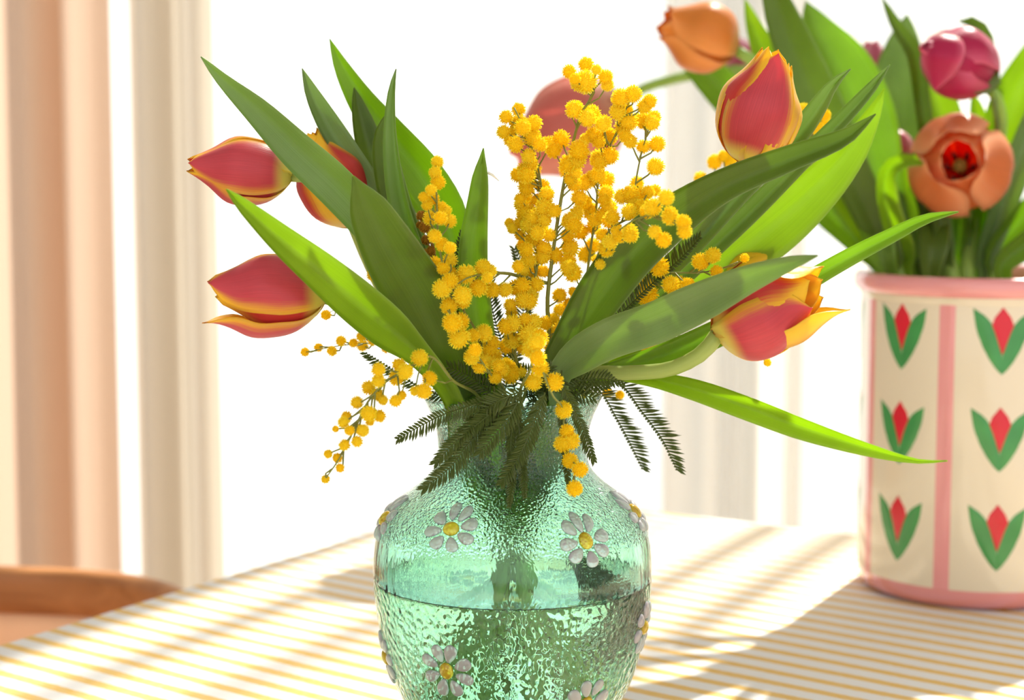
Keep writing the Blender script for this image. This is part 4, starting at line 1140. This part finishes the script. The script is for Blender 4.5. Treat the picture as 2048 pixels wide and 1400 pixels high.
# ------------------------------------------------------------------ ceramic vase on the right
B0 = on_z(1945, 1170, ZT)
PV = Vector((B0.x, B0.y, ZT)); PY = B0.y
PR = mm(231, PY / (CP))
PZ1 = at(1970, 541, PY).z
def ceramic():
    v = thing('ceramic_vase', PV, 'cream ceramic cylinder vase painted with pink bands and red tulips', 'vase')
    H_ = PZ1 - ZT
    zb = .016
    body = [(PR * .90, .0005), (PR * .965, .004), (PR * .99, .009), (PR, zb)]
    obj('base_band', lathe([(0.001, ZT + .0004)] + [(r, ZT + z) for r, z in body], PV, 96, False), CER_PINK, v)
    n = 12
    prof = [(PR, ZT + zb + (H_ - .018 - zb) * i / n) for i in range(n + 1)]
    inner = [(PR - .006, ZT + H_ - .018 - (H_ - .03) * i / 6) for i in range(7)] + [(.001, ZT + .010)]
    obj('vase_body', lathe(prof, PV, 128, False), CERAMIC, v)
    obj('vase_inside', lathe([(PR, ZT + H_ - .018)] + inner, PV, 96, False), CERAMIC, v)
    rim = []
    cr, rz = PR + .0005, .0078
    for k in range(17):
        a = -PI * .62 + 2 * PI * k / 16
        rim.append((cr + .0062 * math.cos(a), ZT + H_ - rz + rz * math.sin(a)))
    obj('rim', lathe(rim, PV, 128, False), CER_PINK, v)
    neckp = [(PR + .0003, ZT + H_ - .021), (PR + .0018, ZT + H_ - .0165), (PR + .001, ZT + H_ - .012)]
    toc = math.atan2(0 - PV.x, PV.y)      # angle that faces the camera
    def sp(a, z, o=.0003):
        q = toc + a
        return Vector((PV.x + (PR + o) * math.sin(q), PV.y - (PR + o) * math.cos(q), z))
    BAND = [math.radians(d) for d in (-62.5, -14.8, 36, 87, 139, 191, 244, 297.5)]
    def patch(name, outline_fn, mat, rows=18, cols=6, edge=.00035):
        V, Fc = [], []
        for i in range(rows + 1):
            t = i / rows
            z, a0, a1 = outline_fn(t)
            for k in range(cols + 1):
                s = k / cols
                a = a0 + (a1 - a0) * s
                V.append(sp(a, z, edge * (1 if 0 < k < cols else -.3)))
        m = cols + 1
        for i in range(rows):
            for k in range(cols):
                b = i * m + k
                Fc.append((b, b + 1, b + m + 1, b + m))
        return obj(name, (V, Fc), mat, v)
    zs0, zs1 = ZT + zb - .001, ZT + H_ - .019
    for k in range(7):
        a = BAND[k]
        hw = mm(17.5, PY) / PR
        patch('painted_stripe', lambda t: (zs0 + (zs1 - zs0) * t, a - hw, a + hw), CER_PINK, 10, 4)
        ac = (a + BAND[k + 1]) / 2
        for row in range(3):
            pyc = (681, 876, 1070)[row]
            dz = lambda py: at(1900, py, PY - PR * .9).z
            ztop, zbot = dz((613, 812, 1005)[row]), dz((747, 940, 1137)[row])
            hh = ztop - zbot
            k1 = mm(1.10, PY) / PR
            def lf(t, sg):
                # from the bottom point up to the leaf tip
                z = zbot + hh * (t * .985 if sg < 0 else t * .95)
                outer = (50 * math.sin(min(1, t * .93 + .0) * PI * .56) ** .78)
                inn = (outer_in(t))
                return z, sg * outer * k1, sg * inn * k1
            def outer_in(t):
                o = 50 * math.sin(min(1, t * .93) * PI * .56) ** .78
                return smooth_tab([(0, -1), (.3, -1), (.5, 2), (.7, 12), (.88, 28), (1, o)], t)
            for sg in (-1, 1):
                def fn(t, sg=sg):
                    z, o, i_ = lf(t, sg)
                    return z, ac + min(o, i_), ac + max(o, i_)
                patch('painted_leaf', fn, CER_GREEN, 20, 4)
            def dia(t):
                w = lerp_tab([(0, .5), (.25, 10), (.60, 22), (.78, 16), (1, .5)], t)
                return zbot + hh * (.30 + .70 * t), ac - w * k1, ac + w * k1
            patch('painted_tulip', dia, CER_RED, 18, 4, .0005)
    # cream roll below the rim
    obj('neck_band', lathe(neckp, PV, 128, False), CERAMIC, v)
ceramic()
PB = (PV.x, PV.y, ZT + .03)
PTOP = PZ1 - .004
def pin(px, spread=1.0, dy=0.0, w=None):
    """world points: through the mouth of the ceramic vase near picture column px, then down inside"""
    p = at(px, 540, PY + dy)
    x = max(PV.x - PR * .82, min(PV.x + PR * .82, p.x))
    a = (x, PV.y + dy, PTOP); b = (PV.x + (PV.x - x) * .3 + .0, PV.y - dy * .3, ZT + .05)
    return [a, b] if w is None else [(*a, w), (*b, w * .6)]
GP = 'tulips in the painted ceramic vase'
def pleaf(parent, pts, mat, Ytip, pxe, dy=0.0, w=.014, **kw):
    kw.setdefault('fold', .22)
    return leaf(parent, pts, mat, Ytip, PY + dy, pin(pxe, dy=dy, w=w), **kw)
# orange tulip upper left
o1 = thing('tulip', PB, 'orange tulip with pale highlight pointing left at the top of the picture', 'tulip', GP)
flower(o1, at(1472, 100, 1.44), at(1322, 40, 1.43), mm(70, 1.44), PET_OR, rot=.5, tipr=.5)
stem(o1, [(1468, 98, 1.44), (1505, 122, 1.44), (1590, 210, 1.45), (1690, 340, 1.46), (1770, 450, 1.46)], .0045, .005, STEM_G, world=pin(1800))
# coral tulip far left, on a long arching stem
o2 = thing('tulip', PB, 'soft coral pink tulip out of focus behind the mimosa on a long arching stem', 'tulip', GP)
flower(o2, at(1243, 200, 1.74), at(1022, 322, 1.76), mm(98, 1.74), PET_CO, rot=.3, tipr=.5, petals=[dict(), dict(), dict(), dict(), dict(lean=.05), dict()])
stem(o2, [(1243, 200, 1.74), (1300, 172, 1.71), (1400, 148, 1.64), (1500, 145, 1.56), (1600, 200, 1.53), (1700, 330, 1.51), (1790, 450, 1.50)], .0048, .005, STEM_G, world=pin(1820, dy=.02))
# rose tulip peeping behind
o3 = thing('tulip', PB, 'rose pink tulip peeping out behind the orange one', 'tulip', GP)
flower(o3, at(1505, 165, 1.60), at(1440, 70, 1.60), mm(46, 1.6), PET_RO, rot=.2, tipr=.5)
stem(o3, [(1503, 162, 1.60), (1570, 230, 1.58), (1680, 370, 1.54), (1780, 480, 1.5)], .0045, .005, STEM_G, world=pin(1830, dy=.03))
o4 = thing('tulip', PB, 'small rose pink tulip far back between two broad leaves', 'tulip', GP)
flower(o4, at(1752, 160, 1.62), at(1742, 80, 1.62), mm(32, 1.6), PET_RO, rot=.2, tipr=.5)
stem(o4, [(1752, 158, 1.62), (1780, 280, 1.58), (1830, 430, 1.52)], .0045, .005, STEM_G, world=pin(1860, dy=.04))
# crimson tulip
o5 = thing('tulip', PB, 'glossy crimson tulip nodding left at the upper right', 'tulip', GP)
flower(o5, at(1968, 150, 1.43), at(1850, 92, 1.37), mm(69, 1.42), PET_CR, rot=.9, tipr=.14, span=.84,
       petals=[dict(), dict(), dict(), dict(), dict(ls=1.05), dict()])
obj('petal', petal_geo(at(1898, 72, 1.39), (at(1866, 194, 1.372) - at(1898, 72, 1.39)), Vector((-.3, -1, 0)), 0.0, mm(124, 1.38), mm(50, 1.38), tipr=.02, span=.95), PET_CR, o5)
stem(o5, [(1960, 165, 1.43), (1990, 190, 1.43), (2003, 240, 1.44), (1995, 330, 1.45), (1985, 430, 1.46)], .0042, .005, STEM_G, world=pin(1985))
pleaf(o5, [(1932, 160, 10), (1955, 178, 36), (1982, 160, 40), (1984, 140, 20), (1990, 200, 14), (2000, 300, 14)], LEAF_G, 1.39, 1990, w=.008)
pleaf(o5, [(1915, 42, 10), (1945, 46, 26), (1968, 70, 30), (1978, 110, 26), (1995, 220, 24), (2000, 400, 26)], LEAF_D, 1.50, 1990, w=.010, dy=.02)
# orange open tulip facing the camera
o6 = thing('tulip', PB, 'wide open apricot orange tulip facing forward above the ceramic rim', 'tulip', GP)
bb = at(1925, 345, 1.46); tt = at(1912, 312, 1.375)
flower(o6, bb, tt, mm(101, 1.42), PET_PK, rot=.35, tipr=.50, span=.92, U0=Vector((0, 0, 1)), petals=[dict(tipr=.52), dict(tipr=.6), dict(tipr=.55), dict(tipr=.36, ls=.9), dict(tipr=.5, ls=.88), dict(tipr=.42, ls=.9)])
ax = (tt - bb).normalized()
obj('pistil', tube([bb + ax * .006, bb + ax * .018, bb + ax * .034, bb + ax * .040], [.004, .0042, .0036, .0055], 10), simple('pistil_green', (.42, .40, .08), .5), o6)
for k in range(6):
    a = k * PI / 3
    sd = (Vector((1, 0, 0)) * math.cos(a) + Vector((0, 0, 1)) * math.sin(a))
    obj('stamen', tube([bb + ax * .006 + sd * .004, bb + ax * .022 + sd * .009, bb + ax * .026 + sd * .0095, bb + ax * .040 + sd * .011], [.0009, .0008, .002, .0012], 8), simple('stamen_dark', (.16, .04, .03), .6), o6)
stem(o6, [(1925, 345, 1.463), (1938, 385, 1.475), (1944, 430, 1.47), (1940, 490, 1.465)], .0062, .0065, STEM_G, world=pin(1935))
# leaves of the second bouquet
def tl(label): return thing('tulip_leaf', PB, label, 'leaf')
q = tl('bright green leaf with its point at the top edge, right of the orange tulip')
pleaf(q, [(1489, -4, 5), (1505, 50, 34), (1530, 110, 58), (1565, 180, 66), (1630, 300, 66), (1700, 420, 56), (1765, 520, 46)], LEAF_B, 1.47, 1770)
q = tl('tall dark green leaf cut by the top edge above the upright red tulip')
pleaf(q, [(1535, -60, 30), (1560, 20, 66), (1600, 120, 88), (1648, 225, 92), (1700, 340, 82), (1745, 440, 70), (1780, 520, 56)], LEAF_D, 1.42, 1785, fold=.14, twist=.3)
q = tl('widest green leaf arching behind the upright red tulip')
pleaf(q, [(1611, 2, 8), (1628, 55, 70), (1668, 140, 140), (1708, 240, 156), (1738, 330, 130), (1768, 430, 90), (1805, 520, 60)], LEAF_A, 1.50, 1810, dy=.01, fold=.16, twist=-.25, twist2=.2)
q = tl('long leaf crossing low behind the arching coral tulip stem')
pleaf(q, [(1330, 60, 20), (1400, 135, 70), (1462, 205, 84), (1560, 320, 84), (1650, 420, 76), (1720, 490, 60), (1760, 530, 44)], LEAF_A, 1.56, 1770, dy=.02)
q = tl('pale grey green leaf standing behind the crimson tulip')
pleaf(q, [(1815, 28, 8), (1806, 90, 70), (1795, 170, 110), (1797, 260, 116), (1815, 380, 90), (1845, 520, 60)], LEAF_G, 1.58, 1850, dy=.04, fold=.12)
q = tl('thin dark leaf running from the top edge down beside the crimson tulip')
pleaf(q, [(1763, -6, 6), (1790, 50, 26), (1828, 110, 40), (1840, 190, 36), (1856, 300, 36), (1885, 480, 40)], LEAF_D, 1.44, 1890)
q = tl('yellow green leaf showing below the crimson tulip')
pleaf(q, [(1845, 90, 20), (1862, 170, 60), (1880, 240, 84), (1885, 340, 76), (1890, 480, 54)], LEAF_B, 1.52, 1895, dy=.03)
q = tl('curled bright green leaf left of the apricot tulip')
pleaf(q, [(1850, 330, 20, .0), (1815, 322, 34), (1778, 338, 44), (1768, 380, 50), (1778, 440, 56), (1800, 510, 56)], LEAF_B, 1.40, 1805, fold=.4)
q = tl('broad bright leaf leaving the picture at the right edge')
pleaf(q, [(2100, 40, 20), (2062, 130, 84), (2018, 220, 110), (1990, 320, 92), (1972, 430, 70), (1955, 520, 50)], LEAF_B, 1.50, 1955, dy=.02)
q = tl('dark leaf along the right edge beside the apricot tulip')
pleaf(q, [(2110, 120, 16), (2062, 250, 56), (2028, 340, 62), (1998, 430, 56), (1968, 520, 46)], LEAF_G, 1.45, 1970)
q = tl('leaf leaning far right, cut by the right edge above the rim')
pleaf(q, [(2190, 270, 16), (2110, 360, 56), (2040, 440, 62), (1985, 510, 50)], LEAF_A, 1.43, 1990, fold=.3)
q = tl('lowest leaf leaning right just above the pink rim')
pleaf(q, [(2210, 380, 16), (2120, 440, 56), (2050, 490, 60), (2000, 530, 46)], LEAF_A, 1.41, 2005, fold=.3, dy=-.03)
q = tl('short bright leaf between the crimson tulip and its stem')
pleaf(q, [(1945, 185, 8), (1952, 225, 34), (1962, 300, 50), (1960, 430, 50), (1950, 520, 44)], LEAF_B, 1.50, 1950, dy=.03)
for i, (a, b_, c, m, lab) in enumerate([(1862, 430, 1860, LEAF_D, 'dark leaf below the apricot tulip, left of its stem'), (1815, 400, 1840, LEAF_B, 'leaf standing in the mouth of the ceramic vase between two stems'),
                                   (1905, 430, 1905, LEAF_A, 'short leaf right behind the apricot tulip stem'), (1738, 430, 1775, LEAF_A, 'narrow leaf at the left end of the ceramic rim'), (1835, 470, 1830, LEAF_D, 'low dark leaf at the middle of the ceramic rim')]):
    q = tl(lab)
    pleaf(q, [(a - 25, b_ - 110, 10), (a - 12, b_ - 40, 50), (a, b_, 66), ((a + c) / 2, 500, 66)], m, 1.49, c, dy=.015 * (i % 3) - .01)
o7 = thing('tulip', PB, 'green stemmed tulip behind the apricot one, only the stem in view', 'tulip', GP)
stem(o7, [(1800, 330, 1.5), (1845, 430, 1.48), (1880, 490, 1.47)], .0065, .0065, STEM_G, world=pin(1905))
flower(o7, at(1800, 332, 1.5), at(1778, 250, 1.52), mm(36, 1.5), PET_RO, tipr=.4)
